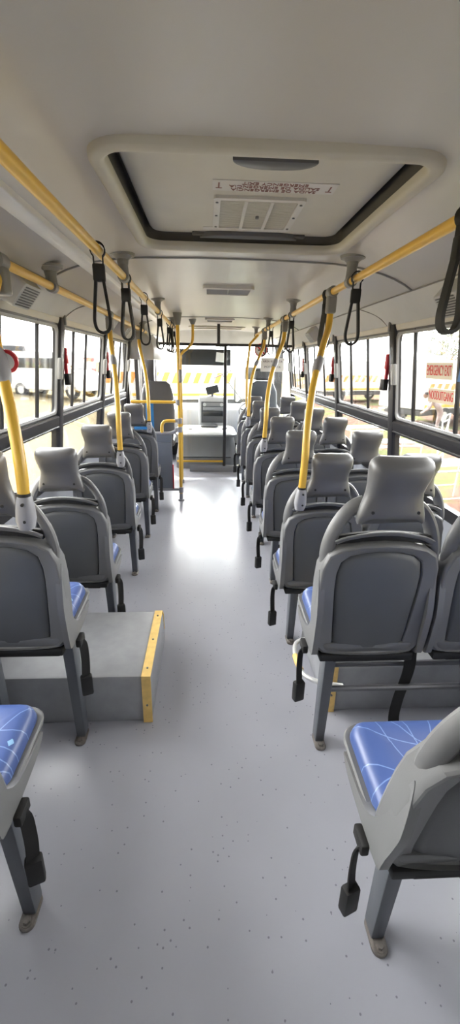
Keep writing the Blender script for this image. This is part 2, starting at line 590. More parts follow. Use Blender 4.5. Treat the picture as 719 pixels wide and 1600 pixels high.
def build_window(side, y0, y1, mulls):
    global wn
    wn += 1
    m = MB()
    # upper and lower rounded frames
    for z0, z1, zi0, zi1, r in ((ZB - 0.01, ZT + 0.03, 1.262, 1.795, 0.045), (ZS - 0.02, ZB, 0.85, 1.155, 0.03)):
        oy = rrect(y0, y1, z0, z1, 0.002)
        iy = rrect(y0 + 0.045, y1 - 0.045, zi0, zi1, r)
        m.loft([[wp(side, y, z, d) for y, z in p] for p, d in ((oy, -0.02), (oy, 0.012), (iy, 0.012), (iy, -0.02))], loop=True)
    fr = struct('window_%d' % wn, m, 'black', bev=0.0)
    # grey inner lining of the upper opening
    m = MB()
    a, b = rrect(y0 + 0.040, y1 - 0.040, 1.257, 1.800, 0.045), rrect(y0 + 0.055, y1 - 0.055, 1.272, 1.785, 0.04)
    m.loft([[wp(side, y, z, d) for y, z in p] for p, d in ((a, 0.010), (a, 0.016), (b, 0.014), (b, 0.0))], loop=True)
    obj('window_lining', m, 'greyp', fr)
    ob = MB()
    for z0, z1 in ((1.24, 1.82), (0.83, 1.175)):
        vs = [wp(side, y0 + 0.03, z0, -0.008), wp(side, y1 - 0.03, z0, -0.008), wp(side, y1 - 0.03, z1, -0.008), wp(side, y0 + 0.03, z1, -0.008)]
        vs2 = [v + Vector((side * 0.004, 0, 0)) for v in vs]
        ob.add(vs + vs2, [(0, 1, 2, 3), (7, 6, 5, 4), (0, 4, 5, 1), (1, 5, 6, 2), (2, 6, 7, 3), (3, 7, 4, 0)])
    obj('pane', ob, 'glass', fr)
    for y in mulls:
        m = MB().loft([[wp(side, y + dy, z, d) for dy, d in ((-0.011, -0.004), (-0.011, 0.014), (0.011, 0.014), (0.011, -0.004))] for z in (1.25, 1.81)])
        obj('mullion', m, 'black', fr, bev=0.003)
    # belt rail
    m = MB().loft([[wp(side, y, z, d) for z, d in ((1.165, 0.0), (1.165, 0.020), (1.185, 0.030), (1.235, 0.030), (1.245, 0.022), (1.245, 0.0))] for y in (y0, y1)])
    m.tube([wp(side, y, 1.172, 0.026) for y in (y0, y1)], 0.006, 8)
    obj('belt_rail', m, 'black', fr)
    if y1 - y0 > 1:
        obj('latch', latch_mb(side, y1 - 0.075), 'speaker', fr)
    return fr


for i in range(1, len(pill_r) - 1):
    build_window(1, pill_r[i], pill_r[i + 1], mull_r.get(i, ()))
for i in range(1, len(pill_l) - 1):
    build_window(-1, pill_l[i], pill_l[i + 1], mull_l.get(i, ()))
tn = 11
for side, ps in ((1, pill_r), (-1, pill_l)):
    for y in ps[1:]:
        tn += 1
        m = MB().loft([[wp(side, y + dy, z, d) for dy, d in ((-0.045, 0.0), (-0.038, 0.032), (0.038, 0.032), (0.045, 0.0))] for z in (0.78, 1.85)])
        struct('trim_%d' % tn, m, 'black', bev=0.006)
        tn += 1
        m = MB().box((0, 0, 0), (0.03, 0.022, 0.06), 0.004).xf(lambda v: Vector((CX + side * (1.058 + v.x), y + v.y + 0.03, 1.838 + v.z)))
        struct('trim_%d' % tn, m, 'bracket')

# emergency hammers on the pillars, with the black box under them
ham_group = 'red emergency hammers on the window pillars'


def hammer(side, y, label):
    t = thing('emergency_hammer', label, 'emergency hammer', wp(side, y, 1.55, 0.035), ham_group)
    m = MB().box((0, 0, 0.075), (0.035, 0.035, 0.10), 0.008).box((0, 0, -0.02), (0.022, 0.024, 0.13), 0.006)
    obj('handle', m, 'red', t)
    m = MB().box((0, 0.022, -0.075), (0.035, 0.07, 0.075), 0.006)
    obj('holder', m, 'rubber', t)
    return t


hammer(1, 2.98, 'red emergency hammer on the window pillar nearest the camera, double-seat side')
hammer(1, 4.30, 'red emergency hammer on the second window pillar from the camera, double-seat side')
hammer(1, 5.66, 'red emergency hammer on the third window pillar from the camera, double-seat side')
hammer(-1, 3.04, 'red emergency hammer on the window pillar nearest the camera, single-seat side')
hammer(-1, 4.28, 'red emergency hammer on the second window pillar from the camera, single-seat side')

# stickers on the glass of the nearest double-seat-side window


def sticker(s, y, z, w, h, tilt, label, name='window_sticker'):
    t = thing(name, label, 'sticker', wp(1, y, z, -0.004))
    d = wp(1, y, z + 0.1, 0) - wp(1, y, z, 0)
    up = d.normalized()
    right = Vector((0, -1, 0))                        # reads from inside the bus
    R = Matrix.Rotation(tilt, 3, 'X')
    right, up = R @ right, R @ up
    nrm = right.cross(up)
    mw = Matrix(((right.x, up.x, nrm.x, 0), (right.y, up.y, nrm.y, 0), (right.z, up.z, nrm.z, 0), (0, 0, 0, 1)))
    m = MB().box((0, 0, 0), (w, h, 0.0012))
    m.xf(lambda v: mw @ v)
    obj('backing', m, 'cream', t)
    me = text_mesh(s, h * 0.95)
    xs = [v.co.x for v in me.vertices]
    k = (w * 0.92) / (max(xs) - min(xs))
    me.transform(Matrix.Translation((0, 0, 0.0012)) @ Matrix.Diagonal((k, 0.95, 1, 1)))
    me.transform(mw)
    obj('lettering', me, 'decalred', t)
    return t


sticker('EMERGENCY EXIT', 2.365, 1.577, 0.28, 0.085, 0.0, 'cream window sticker with red lettering EMERGENCY EXIT, upper of two')
sticker('NOODUITGANG', 2.33, 1.446, 0.27, 0.075, 0.0, 'cream window sticker with red lettering NOODUITGANG, lower of two')

# blue poster edge at the frame's right side, on the inside of the glass
t = thing('window_poster', 'blue poster with yellow strokes on the nearest double-seat-side window', 'poster', wp(1, 2.01, 1.66, 0.0))
m = MB().box((0, 0, 0), (0.002, 0.26, 0.26))
obj('sheet', m, 'poster', t)
obj('stroke', MB().band([(-0.002, 0.12, 0.10), (-0.002, 0.06, 0.03), (-0.002, -0.08, -0.03)], 0.014, 0.001, (0, 0, 1)).band([(-0.002, 0.12, -0.05), (-0.002, 0.03, 0.02)], 0.012, 0.001, (0, 0, 1)), 'yellow', t)

# ------------------------------------------------------------------ seats
ZU = 0.42      # underside of the shell over the floor


def half(pts):
    """Close a half contour (x >= 0, from bottom centre to top centre) by mirroring."""
    return pts + [(-x, z) for x, z in reversed(pts) if x > 1e-6]


OUT = half([(0, 0.0), (0.07, 0.0), (0.13, 0.0), (0.172, 0.004), (0.198, 0.03), (0.206, 0.08), (0.210, 0.15), (0.213, 0.22), (0.214, 0.30), (0.210, 0.37), (0.190, 0.425), (0.150, 0.452), (0.08, 0.470), (0, 0.476)])
INN = half([(0, 0.012), (0.04, 0.012), (0.085, 0.013), (0.118, 0.018), (0.134, 0.04), (0.139, 0.09), (0.143, 0.15), (0.148, 0.22), (0.152, 0.29), (0.152, 0.345), (0.142, 0.392), (0.112, 0.418), (0.06, 0.432), (0, 0.436)])


def tilt(x, zp, d):
    """Point of the backrest: zp above the underside, d metres forward of the rear face."""
    crown = 0.45 * x * x                       # the shell wraps forward at the sides
    return Vector((x, -0.145 - 0.068 * zp + d + crown, zp + ZU))


def sc(p, k):
    return [(x * k, (z - 0.22) * k + 0.22) for x, z in p]


def back_shell_mb():
    m = MB()
    rings = [(sc(OUT, 0.97), 0.082), (OUT, 0.070), (OUT, 0.018), (sc(OUT, 0.992), 0.008), (sc(OUT, 0.975), 0.002), (sc(OUT, 0.955), 0.0), (sc(INN, 1.03), 0.013), (sc(INN, 1.01), 0.018), (INN, 0.028), (INN, 0.05)]
    m.loft([[tilt(x, z, d) for x, z in p] for p, d in rings], loop=True)
    for s in (-1, 1):                          # arms rising to the headrest
        pts = smooth_path([(s * a, b, 0) for a, b in ((0.165, 0.30), (0.184, 0.37), (0.188, 0.43), (0.173, 0.495), (0.146, 0.550), (0.112, 0.590), (0.080, 0.606))], 5)
        n = len(pts)
        m.tube([tilt(p.x, p.y, 0.042 + 0.016 * max(0.0, min(1.0, (p.y - 0.43) / 0.15))) for p in pts], [0.016 + 0.002 * (k < n * 0.5) for k in range(n)], 12, flat=0.026)
    return m


def panel_mb():
    m = MB()
    rings = [(sc(INN, 1.02), 0.030), (sc(INN, 0.98), 0.019), (sc(INN, 0.90), 0.013), (sc(INN, 0.6), 0.009), (sc(INN, 0.25), 0.008)]
    m.loft([[tilt(x, z, d) for x, z in p] for p, d in rings], cap=(False, True))
    return m


def grip_mb():
    pts = smooth_path([(-0.168, 0.468, 0), (-0.13, 0.486, 0), (-0.06, 0.502, 0), (0, 0.506, 0), (0.06, 0.502, 0), (0.13, 0.486, 0), (0.168, 0.468, 0)], 4)
    return MB().tube([tilt(p.x, p.y, 0.020) for p in pts], 0.0065, 10, flat=0.013)


def slot_shade_mb():  # dark plate standing in for the shade inside the grip slot
    m = MB()
    a = [(x, 0.452 + 0.022 * (1 - (x / 0.17) ** 2)) for x in [-0.165 + 0.033 * i for i in range(11)]]
    m.loft([[tilt(x, z, d), tilt(x, z + 0.034, d)] + [tilt(x, z + 0.034, d + 0.015), tilt(x, z, d + 0.015)] for (x, z), d in ((p, 0.032) for p in a)])
    return m


def back_cushion_mb():
    m = MB()
    rings = [(sc(OUT, 0.90), 0.035), (sc(OUT, 0.90), 0.055), (sc(OUT, 0.86), 0.090), (sc(OUT, 0.7), 0.100), (sc(OUT, 0.3), 0.102)]
    m.loft([[tilt(x, z, d) for x, z in p] for p, d in rings], cap=(True, True))
    return m


def headrest_mb():
    m = MB()
    #        zp     half-width depth  shift(rearwards)
    prf = [(0.566, 0.118, 0.014, 0.026), (0.572, 0.123, 0.022, 0.026), (0.588, 0.119, 0.028, 0.023), (0.610, 0.110, 0.031, 0.018), (0.634, 0.102, 0.033, 0.015),
           (0.656, 0.098, 0.036, 0.015), (0.680, 0.099, 0.041, 0.022), (0.705, 0.103, 0.045, 0.030), (0.728, 0.106, 0.046, 0.034), (0.746, 0.106, 0.043, 0.034), (0.759, 0.102, 0.036, 0.032), (0.768, 0.094, 0.026, 0.029), (0.774, 0.080, 0.012, 0.024)]
    rings = []
    N = 28
    for zp, w, d, sh in prf:
        r = []
        w *= 0.93
        for k in range(N):
            a = 2 * PI * k / N
            ca, sa = math.cos(a), math.sin(a)
            x = w * math.copysign(abs(ca) ** 0.45, ca)
            y = d * math.copysign(abs(sa) ** 0.60, sa)
            p = tilt(0, zp, 0.035 - sh + y)
            p.x = x
            p.y += 1.3 * x * x
            r.append(p)
        rings.append(r)
    # pointed lower corners
    for k in range(N):
        e = max(0.0, abs(rings[0][k].x) - 0.070) / 0.042
        rings[0][k].z -= 0.026 * e
        rings[1][k].z -= 0.022 * e
        rings[2][k].z -= 0.012 * e

    m.loft(rings)
    return m


def screw_mb(s):
    p = tilt(s * 0.075, 0.592, 0.0)
    p.y = tilt(0, 0.592, 0).y + 1.3 * 0.080 ** 2 + 0.035 - 0.022 - 0.0265
    return MB().cyl(p, p + Vector((0, -0.004, 0)), 0.0055, 10)


def cushion_mb():
    m = MB()
    rings = []
    for k, (z, ins) in enumerate(((0.458, 0.004), (0.470, 0.0), (0.490, 0.003), (0.505, 0.014), (0.513, 0.036), (0.516, 0.08))):
        p = rrect(-0.190 + ins, 0.190 - ins, -0.118 + ins, 0.215 - ins, 0.055 - min(ins, 0.03))
        rings.append([Vector((x, y, z + 0.020 * max(0, (y + 0.1)) / 0.3 - 0.006 * (1 if abs(x) < 0.1 else 0) * (ins > 0.03))) for x, y in p])
    m.loft(rings)
    return m


def pan_mb():
    m = MB()
    rings = []
    for z, ins in ((0.405, 0.07), (0.418, 0.025), (0.445, 0.004), (0.462, 0.0), (0.468, 0.004)):
        p = rrect(-0.206 + ins, 0.206 - ins, -0.135 + ins * 0.5, 0.225 - ins, 0.06 - min(ins, 0.04))
        rings.append([Vector((x, y, z + 0.020 * max(0, (y + 0.1)) / 0.3)) for x, y in p])
    m.loft(rings)
    # side cheeks running from the pan up the edge of the backrest
    poly = smooth_path([(0.14, 0.470, 0), (0.03, 0.470, 0), (-0.035, 0.482, 0), (-0.075, 0.530, 0), (-0.098, 0.60, 0), (-0.106, 0.66, 0), (-0.114, 0.72, 0), (-0.124, 0.775, 0), (-0.134, 0.76, 0), (-0.148, 0.69, 0), (-0.156, 0.63, 0), (-0.157, 0.58, 0), (-0.142, 0.45, 0), (-0.12, 0.418, 0), (-0.02, 0.420, 0), (0.10, 0.436, 0)], 3, closed=True)
    for s in (-1, 1):
        m.prism([(p.x, p.y) for p in poly], 'x', s * 0.190, s * 0.2125)
    return m


def under_mb():
    m = MB().box((0, -0.05, 0.408), (0.36, 0.18, 0.03), 0.006)
    m.box((0.02, -0.115, 0.402), (0.30, 0.05, 0.022), 0.006)
    m.box((0.10, -0.10, 0.392), (0.07, 0.04, 0.03), 0.005)
    return m


def belt_mb(s):
    """Webbing with the buckle hanging at the aisle side (s = sign of the aisle in local x)."""
    m = MB().band(smooth_path([(s * 0.214, -0.06, 0.405), (s * 0.232, -0.062, 0.390), (s * 0.236, -0.064, 0.34), (s * 0.233, -0.060, 0.28), (s * 0.230, -0.062, 0.235)], 4), 0.034, 0.004, (0.75, 0.66, 0))
    m.box((s * 0.222, -0.055, 0.405), (0.022, 0.06, 0.035), 0.006)
    return m


def buckle_mb(s):
    return MB().box((s * 0.230, -0.062, 0.190), (0.046, 0.030, 0.092), 0.007, rot=Matrix.Rotation(0.35, 3, 'Z'))


_mesh_cache = {}


def cached(name, fn, m, parent, **kw):
    if name not in _mesh_cache:
        me = fn().mesh(name, **kw)
        me.materials.append(M[m])
        _mesh_cache[name] = me
    o = bpy.data.objects.new(name.split('|')[0], _mesh_cache[name])
    C.objects.link(o)
    o.parent = parent
    return o


def seat_unit(root, dx, lift, recline=0.0):
    key = '|r' if recline else ''

    def part(name, fn, m, par, **kw):
        def f():
            return fn().xf(lambda v: Vector((v.x, v.y - recline * max(0.0, v.z - 0.47), v.z)))
        return cached(name + key, f, m, par, **kw)
    parts = []
    parts.append(part('seat_pan', pan_mb, 'shell', root))
    parts.append(part('seat_cushion', cushion_mb, 'cushion', root, angle=60))
    parts.append(part('seat_underside', under_mb, 'rubber', root))
    parts.append(part('backrest_shell', back_shell_mb, 'shell', root, angle=28))
    parts.append(part('back_panel', panel_mb, 'panel', root, angle=50))
    parts.append(part('back_cushion', back_cushion_mb, 'cushion', root, angle=50))
    parts.append(part('grip_rail', grip_mb, 'shell', root))
    parts.append(part('grip_slot_shade', slot_shade_mb, 'rubber', root))
    h = part('headrest', headrest_mb, 'head', root, angle=60)
    part('screw|l', lambda: screw_mb(-1), 'rubber', h)
    part('screw|q', lambda: screw_mb(1), 'rubber', h)
    parts.append(h)
    for p in parts:
        p.location = (dx, 0, lift)


def leg(root, x, lift, lean=0.0, key=''):
    zt = ZU + lift
    def f():
        m = MB()
        m.loft([[(x + lean + a * 0.020, b * 0.028 + 0.0, 0.012) for a, b in ((-1, -1), (1, -1), (1, 1), (-1, 1))],
                [(x + a * 0.023, b * 0.036 - 0.015, zt - 0.10) for a, b in ((-1, -1), (1, -1), (1, 1), (-1, 1))],
                [(x + a * 0.026, b * 0.045 - 0.02, zt + 0.01) for a, b in ((-1, -1), (1, -1), (1, 1), (-1, 1))]])
        return m
    l = cached('leg|%s%.2f%.2f' % (key, x, lift), f, 'leg', root, bev=0.006)
    cached('foot_plate|%s%.2f' % (key, x), lambda: MB().prism([(a + x + lean, b) for a, b in rrect(-0.024, 0.024, -0.066, 0.032, 0.022)], 'z', 0.0, 0.012), 'foot', l, bev=0.003)
    cached('bolt|%s%.2f' % (key, x), lambda: MB().cyl((x + lean, -0.045, 0.010), (x + lean, -0.045, 0.024), 0.011, 6).cyl((x + lean, -0.045, 0.009), (x + lean, -0.045, 0.014), 0.016, 12), 'foot', l)
    return l


def make_double(lift, recline=0.0):
    r = thing('double_bus_seat', 'x', 'bus seat')
    for dx in (0.0, 0.44):
        seat_unit(r, dx, lift, recline)
    leg(r, -0.105, lift, 0.0, 'd')
    for z, y in ((0.385, 0.03), (0.30, -0.02)):
        zz = z
        obj('crossbar', MB().tube([(-0.08, y, zz), (0.65, y, zz)], 0.013, 10), 'steel', r)
    obj('support_beam', MB().box((0.25, -0.02, ZU + lift - 0.03), (0.80, 0.05, 0.035), 0.005), 'leg', r)
    b = cached('seat_belt|d', lambda: belt_mb(-1), 'strap', r)
    b.location = (0, 0, lift)
    k = cached('buckle|d', lambda: buckle_mb(-1), 'rubber', b)
    if lift > 0:
        obj('hanging_belt', MB().band(smooth_path([(0.24, 0.0, ZU + lift), (0.245, -0.02, 0.40), (0.245, 0.02, 0.20), (0.25, 0.03, 0.06), (0.27, -0.02, 0.012), (0.33, -0.12, 0.006), (0.37, -0.20, 0.006)], 5), 0.05, 0.003, (1, 0, 0)), 'strap', r)
    return r


def make_single(lift, recline=0.0):
    r = thing('single_bus_seat', 'x', 'bus seat')
    seat_unit(r, 0, lift, recline)
    leg(r, 0.165, lift, 0.0, 's')
    leg(r, -0.165, lift, 0.0, 's')
    obj('support_beam', MB().box((0, -0.02, ZU + lift - 0.03), (0.38, 0.05, 0.035), 0.005), 'leg', r)
    b = cached('seat_belt|s', lambda: belt_mb(1), 'strap', r)
    b.location = (0, 0, lift)
    cached('buckle|s', lambda: buckle_mb(1), 'rubber', b)
    return r


XR, XL = 0.607, -0.745
LIFT, LIFT0 = 0.143, 0.085
d_std, d_up = make_double(0.0), make_double(LIFT)
s_std, s_up = make_single(0.0), make_single(LIFT)
d_rear, s_rear = make_double(LIFT0, 0.21), make_single(LIFT0, 0.21)
used = set()


def place(proto, x, y, label, group):
    if proto.name not in used:
        o = proto
        used.add(proto.name)
    else:
        o = copy_tree(proto)
    o.location = (x, y, 0)
    tag(o, label, 'bus seat', group)
    return o


GD, GS = 'grey double bus seats in a column beside the aisle', 'grey single bus seats in a column beside the aisle'
place(d_rear, XR - 0.005, 0.755, 'grey double bus seat nearest the camera, its blue cushion seen from above', GD)
place(d_up, XR - 0.005, 1.44, 'tall grey double bus seat with crossbars beneath, standing behind the wheel arch box', GD)
names = ['third', 'fourth', 'fifth', 'sixth', 'seventh', 'eighth']
for i, y in enumerate((2.18, 2.915, 3.65, 4.385, 5.12, 5.85)):
    extra = {0: ' with a yellow pole', 1: ' without pole', 2: ' with a yellow pole', 3: ' without pole', 4: ' with the farthest bent pole', 5: ', against the partition glass'}[i]
    place(d_std, XR, y, 'grey double bus seat, %s in its column from the camera%s' % (names[i], extra), GD)
place(s_rear, XL + 0.04, 0.855, 'grey single bus seat nearest the camera with blue patterned cushion, behind the wheel arch box', GS)
place(s_up, XL + 0.015, 1.50, 'tall grey single bus seat standing at the end of the raised wheel arch box', GS)
place(s_std, XL, 2.27, 'grey single bus seat just in front of the raised wheel arch box', GS)
place(s_std, XL, 3.07, 'grey single bus seat with a yellow pole, third from the boarding door panel', GS)
place(s_std, XL, 3.83, 'grey single bus seat without a pole, second from the boarding door panel', GS)
place(s_std, XL, 4.58, 'grey single bus seat directly behind the boarding door panel, blue cloth on it', GS)

# blue cloth hanging over the foremost single seat
m = MB().box((0, 0, 0), (0.13, 0.03, 0.03), 0.008)
o = obj('blue_cloth', m, 'blue')
o.location = (XL + 0.06, 4.58 - 0.19, 0.955)
tag(o, 'small bright blue cloth lying on the grip rail of a single seat', 'cloth')

# ------------------------------------------------------------------ wheel arch boxes


def arch_box(name, label, xo, xi, y0, y1, h, strip_at):
    t = thing(name, label, 'wheel arch box', ((xo + xi) / 2, (y0 + y1) / 2, 0))
    ox, oy = (xo + xi) / 2, (y0 + y1) / 2
    poly = [(y0, 0.0), (y0 + 0.005, h), (y1, h), (y1 + 0.05, h - 0.05), (y1 + 0.09, 0.0)]
    m = MB().prism([(a - oy, b) for a, b in poly], 'x', xo - ox, xi - ox)
    obj('body', m, 'box', t, bev=0.012)
    s = 1 if xi > xo else -1
    e = xi - ox
    path = [(e - s * 0.018, y0 - oy - 0.004, 0.0), (e - s * 0.018, y0 - oy - 0.001, h + 0.003), (e - s * 0.018, y1 - oy, h + 0.003), (e - s * 0.018, y1 - oy + 0.05, h - 0.046), (e - s * 0.018, y1 - oy + 0.072, h * 0.35)]
    m = MB().band(path, 0.042, 0.006, (1, 0, 0))
    path2 = [(e + s * 0.003, y0 - oy + 0.012, 0.0), (e + s * 0.003, y0 - oy + 0.014, h - 0.012), (e + s * 0.003, y1 - oy - 0.005, h - 0.012), (e + s * 0.003, y1 - oy + 0.04, h - 0.055)]
    st = obj('edge_strip', m, 'yellowstrip', t)
    for p in (0.10, 0.5, 0.9):
        yy = y0 + (y1 - y0) * p - oy
        obj('screw', MB().cyl((e - s * 0.018, yy, h + 0.005), (e - s * 0.018, yy, h + 0.009), 0.005, 8), 'steel', st)
    obj('screw', MB().cyl((e - s * 0.018, y0 - oy - 0.006, h * 0.4), (e - s * 0.018, y0 - oy - 0.010, h * 0.4), 0.005, 8), 'steel', st)
    return t


arch_box('wheel_arch_box', 'grey vinyl wheel arch box with yellow edge strip under the single seats', -1.072, -0.262, 1.565, 2.10, 0.255, 0)
arch_box('wheel_arch_box', 'grey vinyl wheel arch box with yellow edge strip under the double seats', 1.342, 0.575, 1.60, 2.10, 0.255, 0)

# metal hoop on the box, with a yellow marker
t = thing('guard_hoop', 'pale metal guard hoop with yellow marker under the tall double seat', 'guard hoop', (0.50, 1.66, 0.26))
hp = smooth_path([(0.10, -0.17, -0.01), (0.0, -0.155, 0.0), (-0.062, -0.10, 0.0), (-0.075, 0.02, 0.0), (-0.055, 0.12, 0.0), (0.0, 0.155, 0.0), (0.10, 0.16, -0.01)], 6)
obj('tube', MB().tube(hp, 0.0105, 10), 'alu', t)
obj('marker', MB().tube([(-0.068, -0.075, 0.0), (-0.075, -0.03, 0.0), (-0.076, 0.03, 0.0)], 0.0135, 12), 'yellowstrip', t)

# ------------------------------------------------------------------ rails, brackets, poles, straps
ZR = 1.985
RX, LX, OX = 0.70, -0.42, -0.75


def rail(name, label, x, z, y0, y1, brackets, r=0.0180):
    t = thing(name, label, 'grab rail', (x, y0, z))
    obj('tube', MB().tube([(0, 0, 0), (0, (y1 - y0) * 0.33, 0), (0, (y1 - y0) * 0.66, 0), (0, y1 - y0, 0)], r, 16), 'yellow', t)
    for y in brackets:
        zc = ceil_z(x) - z
        off = 0.0
        m = MB()
        m.cyl((0, y - y0, zc + 0.004), (0, y - y0, zc - 0.008), 0.062, 24, 0.058)
        m.cyl((0, y - y0, zc - 0.008), (0, y - y0, zc - 0.022), 0.050, 24, 0.032)
        rr = [0.030, 0.026, 0.024, 0.026, 0.028]
        zs = [zc - 0.018, zc - 0.045, (zc + 0.02) / 2, 0.035, 0.01]
        m.tube([(0, y - y0, k) for k in zs], rr, 14)
        m.tube([(0, y - y0 - 0.026, 0), (0, y - y0 - 0.022, 0), (0, y - y0 + 0.022, 0), (0, y - y0 + 0.026, 0)], [r + 0.003, r + 0.009, r + 0.009, r + 0.003], 18)
        obj('bracket', m, 'bracket', t)
    return t


rail('grab_rail', 'yellow ceiling grab rail over the double seats', RX, ZR, -0.3, 6.75, (0.8, 2.30, 3.80, 5.32, 6.63))
rail('grab_rail', 'yellow ceiling grab rail beside the aluminium channel, single-seat side of the aisle', LX, ZR + 0.01, -0.3, 5.7, (0.85, 2.40, 3.94, 5.55))
rail('grab_rail', 'yellow ceiling grab rail directly above the single seats, nearest the windows', OX, 1.93, 0.2, 5.58, (0.9, 2.32, 5.3))


def strap(x, y, z, rz, label, group):
    t = thing('hand_strap', label, 'hand strap', (x, y, z), group, rz)
    lp = [(0.027 * math.cos(a), 0, 0.027 * math.sin(a)) for a in [PI * (-0.28 + 1.56 * k / 14) for k in range(15)]]
    lp = [(0.017, 0, -0.055)] + lp + [(-0.017, 0, -0.055)]
    obj('rail_loop', MB().band(lp, 0.026, 0.004, (0, 1, 0)), 'strap', t)
    obj('sleeve', MB().box((0, 0, -0.077), (0.046, 0.030, 0.062), 0.006), 'rubber', t)
    hl = smooth_path([(0.014, 0, -0.10), (0.020, 0, -0.15), (0.027, 0, -0.21), (0.030, 0, -0.25), (0.022, 0, -0.280), (0.0, 0, -0.291), (-0.022, 0, -0.280), (-0.030, 0, -0.25), (-0.027, 0, -0.21), (-0.020, 0, -0.15), (-0.014, 0, -0.10)], 4)
    obj('handle_loop', MB().band(hl, 0.030, 0.011, (0, 1, 0)), 'rubber', t)
    return t


strap_proto = None
ordn = ['nearest', 'second', 'third', 'fourth', 'fifth', 'sixth', 'seventh']


def put_strap(x, y, z, rz, label, group):
    global strap_proto
    if strap_proto is None:
        strap_proto = strap(x, y, z, rz, label, group)
        return
    o = copy_tree(strap_proto)
    o.location = (x, y, z)
    o.rotation_euler = (0, 0, rz)
    tag(o, label, 'hand strap', group)


for i, y in enumerate((1.87, 2.44, 3.10, 4.05, 5.0, 5.25, 5.62)):
    put_strap(LX, y, ZR + 0.01, (0.15, -0.1, 0.1, -0.05, 0.3, -0.2, 0.2)[i], 'black hand strap, %s from the camera on the rail beside the aluminium channel' % ordn[i], 'black hand straps on the rail of the single-seat side')
for i, y in enumerate((1.31, 2.20, 2.73, 3.84, 4.25, 5.05, 5.7)):
    put_strap(RX, y, ZR, (0.1, -0.15, 0.5, 0.1, -0.3, 0.1, 0.2)[i], 'black hand strap, %s from the camera on the rail over the double seats' % ordn[i], 'black hand straps on the rail over the double seats')


def pole(pts, top, button, label, r=0.0182, red_face=False):
    """Bent stanchion from a seat shoulder up to a ceiling rail."""
    base = Vector(pts[0])
    t = thing('grab_pole', label, 'grab pole', base, 'bent yellow grab poles clamped to seat shoulders')
    pp = [Vector(p) - base for p in pts]
    path = smooth_path(pp, 8)
    obj('tube', MB().tube(path, r, 14), 'yellow', t)
    d0 = (path[3] - path[0]).normalized()
    m = MB()
    rings = []
    for k, (s, a, b) in enumerate(((-0.075, 0.022, 0.025), (-0.045, 0.029, 0.030), (-0.01, 0.027, 0.028), (0.022, 0.022, 0.023), (0.030, 0.019, 0.020))):
        rings.append([Vector((a * math.copysign(abs(math.cos(q)) ** 0.7, math.cos(q)), b * math.copysign(abs(math.sin(q)) ** 0.7, math.sin(q)), 0)) + d0 * s for q in [2 * PI * j / 20 for j in range(20)]])
    m.loft(rings)
    cl = obj('base_clamp', m, 'clamp', t)
    sm = MB()
    for z in (-0.045, 0.010):
        obj('screw', MB().cyl((0.004, -0.022, z), (0.004, -0.0315, z), 0.005, 10), 'rubber', cl)
    obj('base_ring', MB().tube([d0 * 0.030, d0 * 0.040], r + 0.0015, 14), 'rubber', t)
    tp = path[-1]
    m = MB().box(tp + Vector((0, 0, -0.035)), (0.052, 0.062, 0.095), 0.012, seg=3)
    m.tube([tp + Vector((0, q, 0.03)) for q in (-0.036, -0.03, 0.03, 0.036)], [0.024, 0.030, 0.030, 0.024], 16)
    obj('top_clamp', m, 'bracket', t)
    if button is not None:
        i = int(button * (len(path) - 1))
        p, q = path[i], (path[min(i + 1, len(path) - 1)] - path[i - 1]).normalized()
        x = Vector((0, -1, 0)) - q * Vector((0, -1, 0)).dot(q)
        x.normalize()
        y = q.cross(x)
        R = Matrix((y, x, q)).transposed()
        m = MB()
        sgn = 1 if base.x > 0 else -1
        rings = []
        for k in range(13):
            zz = -0.075 + 0.15 * k / 12
            w = math.sqrt(max(0.02, 1 - (zz / 0.0765) ** 2))
            w = w ** 0.6
            rings.append([R @ Vector((0.023 * w * math.copysign(abs(math.cos(a)) ** 0.7, math.cos(a)), 0.029 * w * math.copysign(abs(math.sin(a)) ** 0.7, math.sin(a)) - 0.002, zz)) + p for a in [2 * PI * j / 18 for j in range(18)]])
        m.loft(rings)
        hs = obj('stop_button_housing', m, 'clamp', t)
        if red_face:
            q0 = p + Vector((0.0, 0.045, 0.012))
            bf = obj('button_face', MB().cyl(q0, q0 + Vector((0, 0.016, 0.004)), 0.037, 28, 0.034), 'red', hs)
            obj('button', MB().cyl(q0 + Vector((0, -0.003, 0)), q0 + Vector((0, 0.02, 0.004)), 0.026, 24), 'whitep', hs)
    return t


def z_of(x, y):
    return 0


pole([(0.463, 1.99, 0.985), (0.470, 1.995, 1.15), (0.480, 2.04, 1.32), (0.525, 2.17, 1.50), (0.62, 2.43, 1.68), (0.685, 2.59, 1.79), (0.70, 2.63, 1.88), (0.70, 2.63, 1.955)], RX, 0.50, 'bent yellow grab pole clamped to the third double seat from the camera')
pole([(0.463, 3.46, 0.985), (0.470, 3.465, 1.15), (0.480, 3.51, 1.32), (0.525, 3.66, 1.50), (0.62, 3.95, 1.68), (0.685, 4.12, 1.79), (0.70, 4.16, 1.88), (0.70, 4.16, 1.955)], RX, 0.50, 'bent yellow grab pole clamped to the fifth double seat from the camera')
pole([(0.463, 4.93, 0.985), (0.470, 4.935, 1.15), (0.480, 4.98, 1.32), (0.525, 5.12, 1.50), (0.62, 5.40, 1.68), (0.685, 5.57, 1.79), (0.70, 5.61, 1.88), (0.70, 5.61, 1.955)], RX, 0.50, 'bent yellow grab pole clamped to the seventh double seat from the camera')
pole([(-0.575, 1.29, 1.165), (-0.575, 1.30, 1.30), (-0.60, 1.345, 1.45), (-0.66, 1.45, 1.62), (-0.73, 1.61, 1.76), (-0.75, 1.71, 1.84), (-0.75, 1.765, 1.90)], OX, 0.46, 'bent yellow grab pole clamped to the tall single seat beside the wheel arch box', red_face=True)
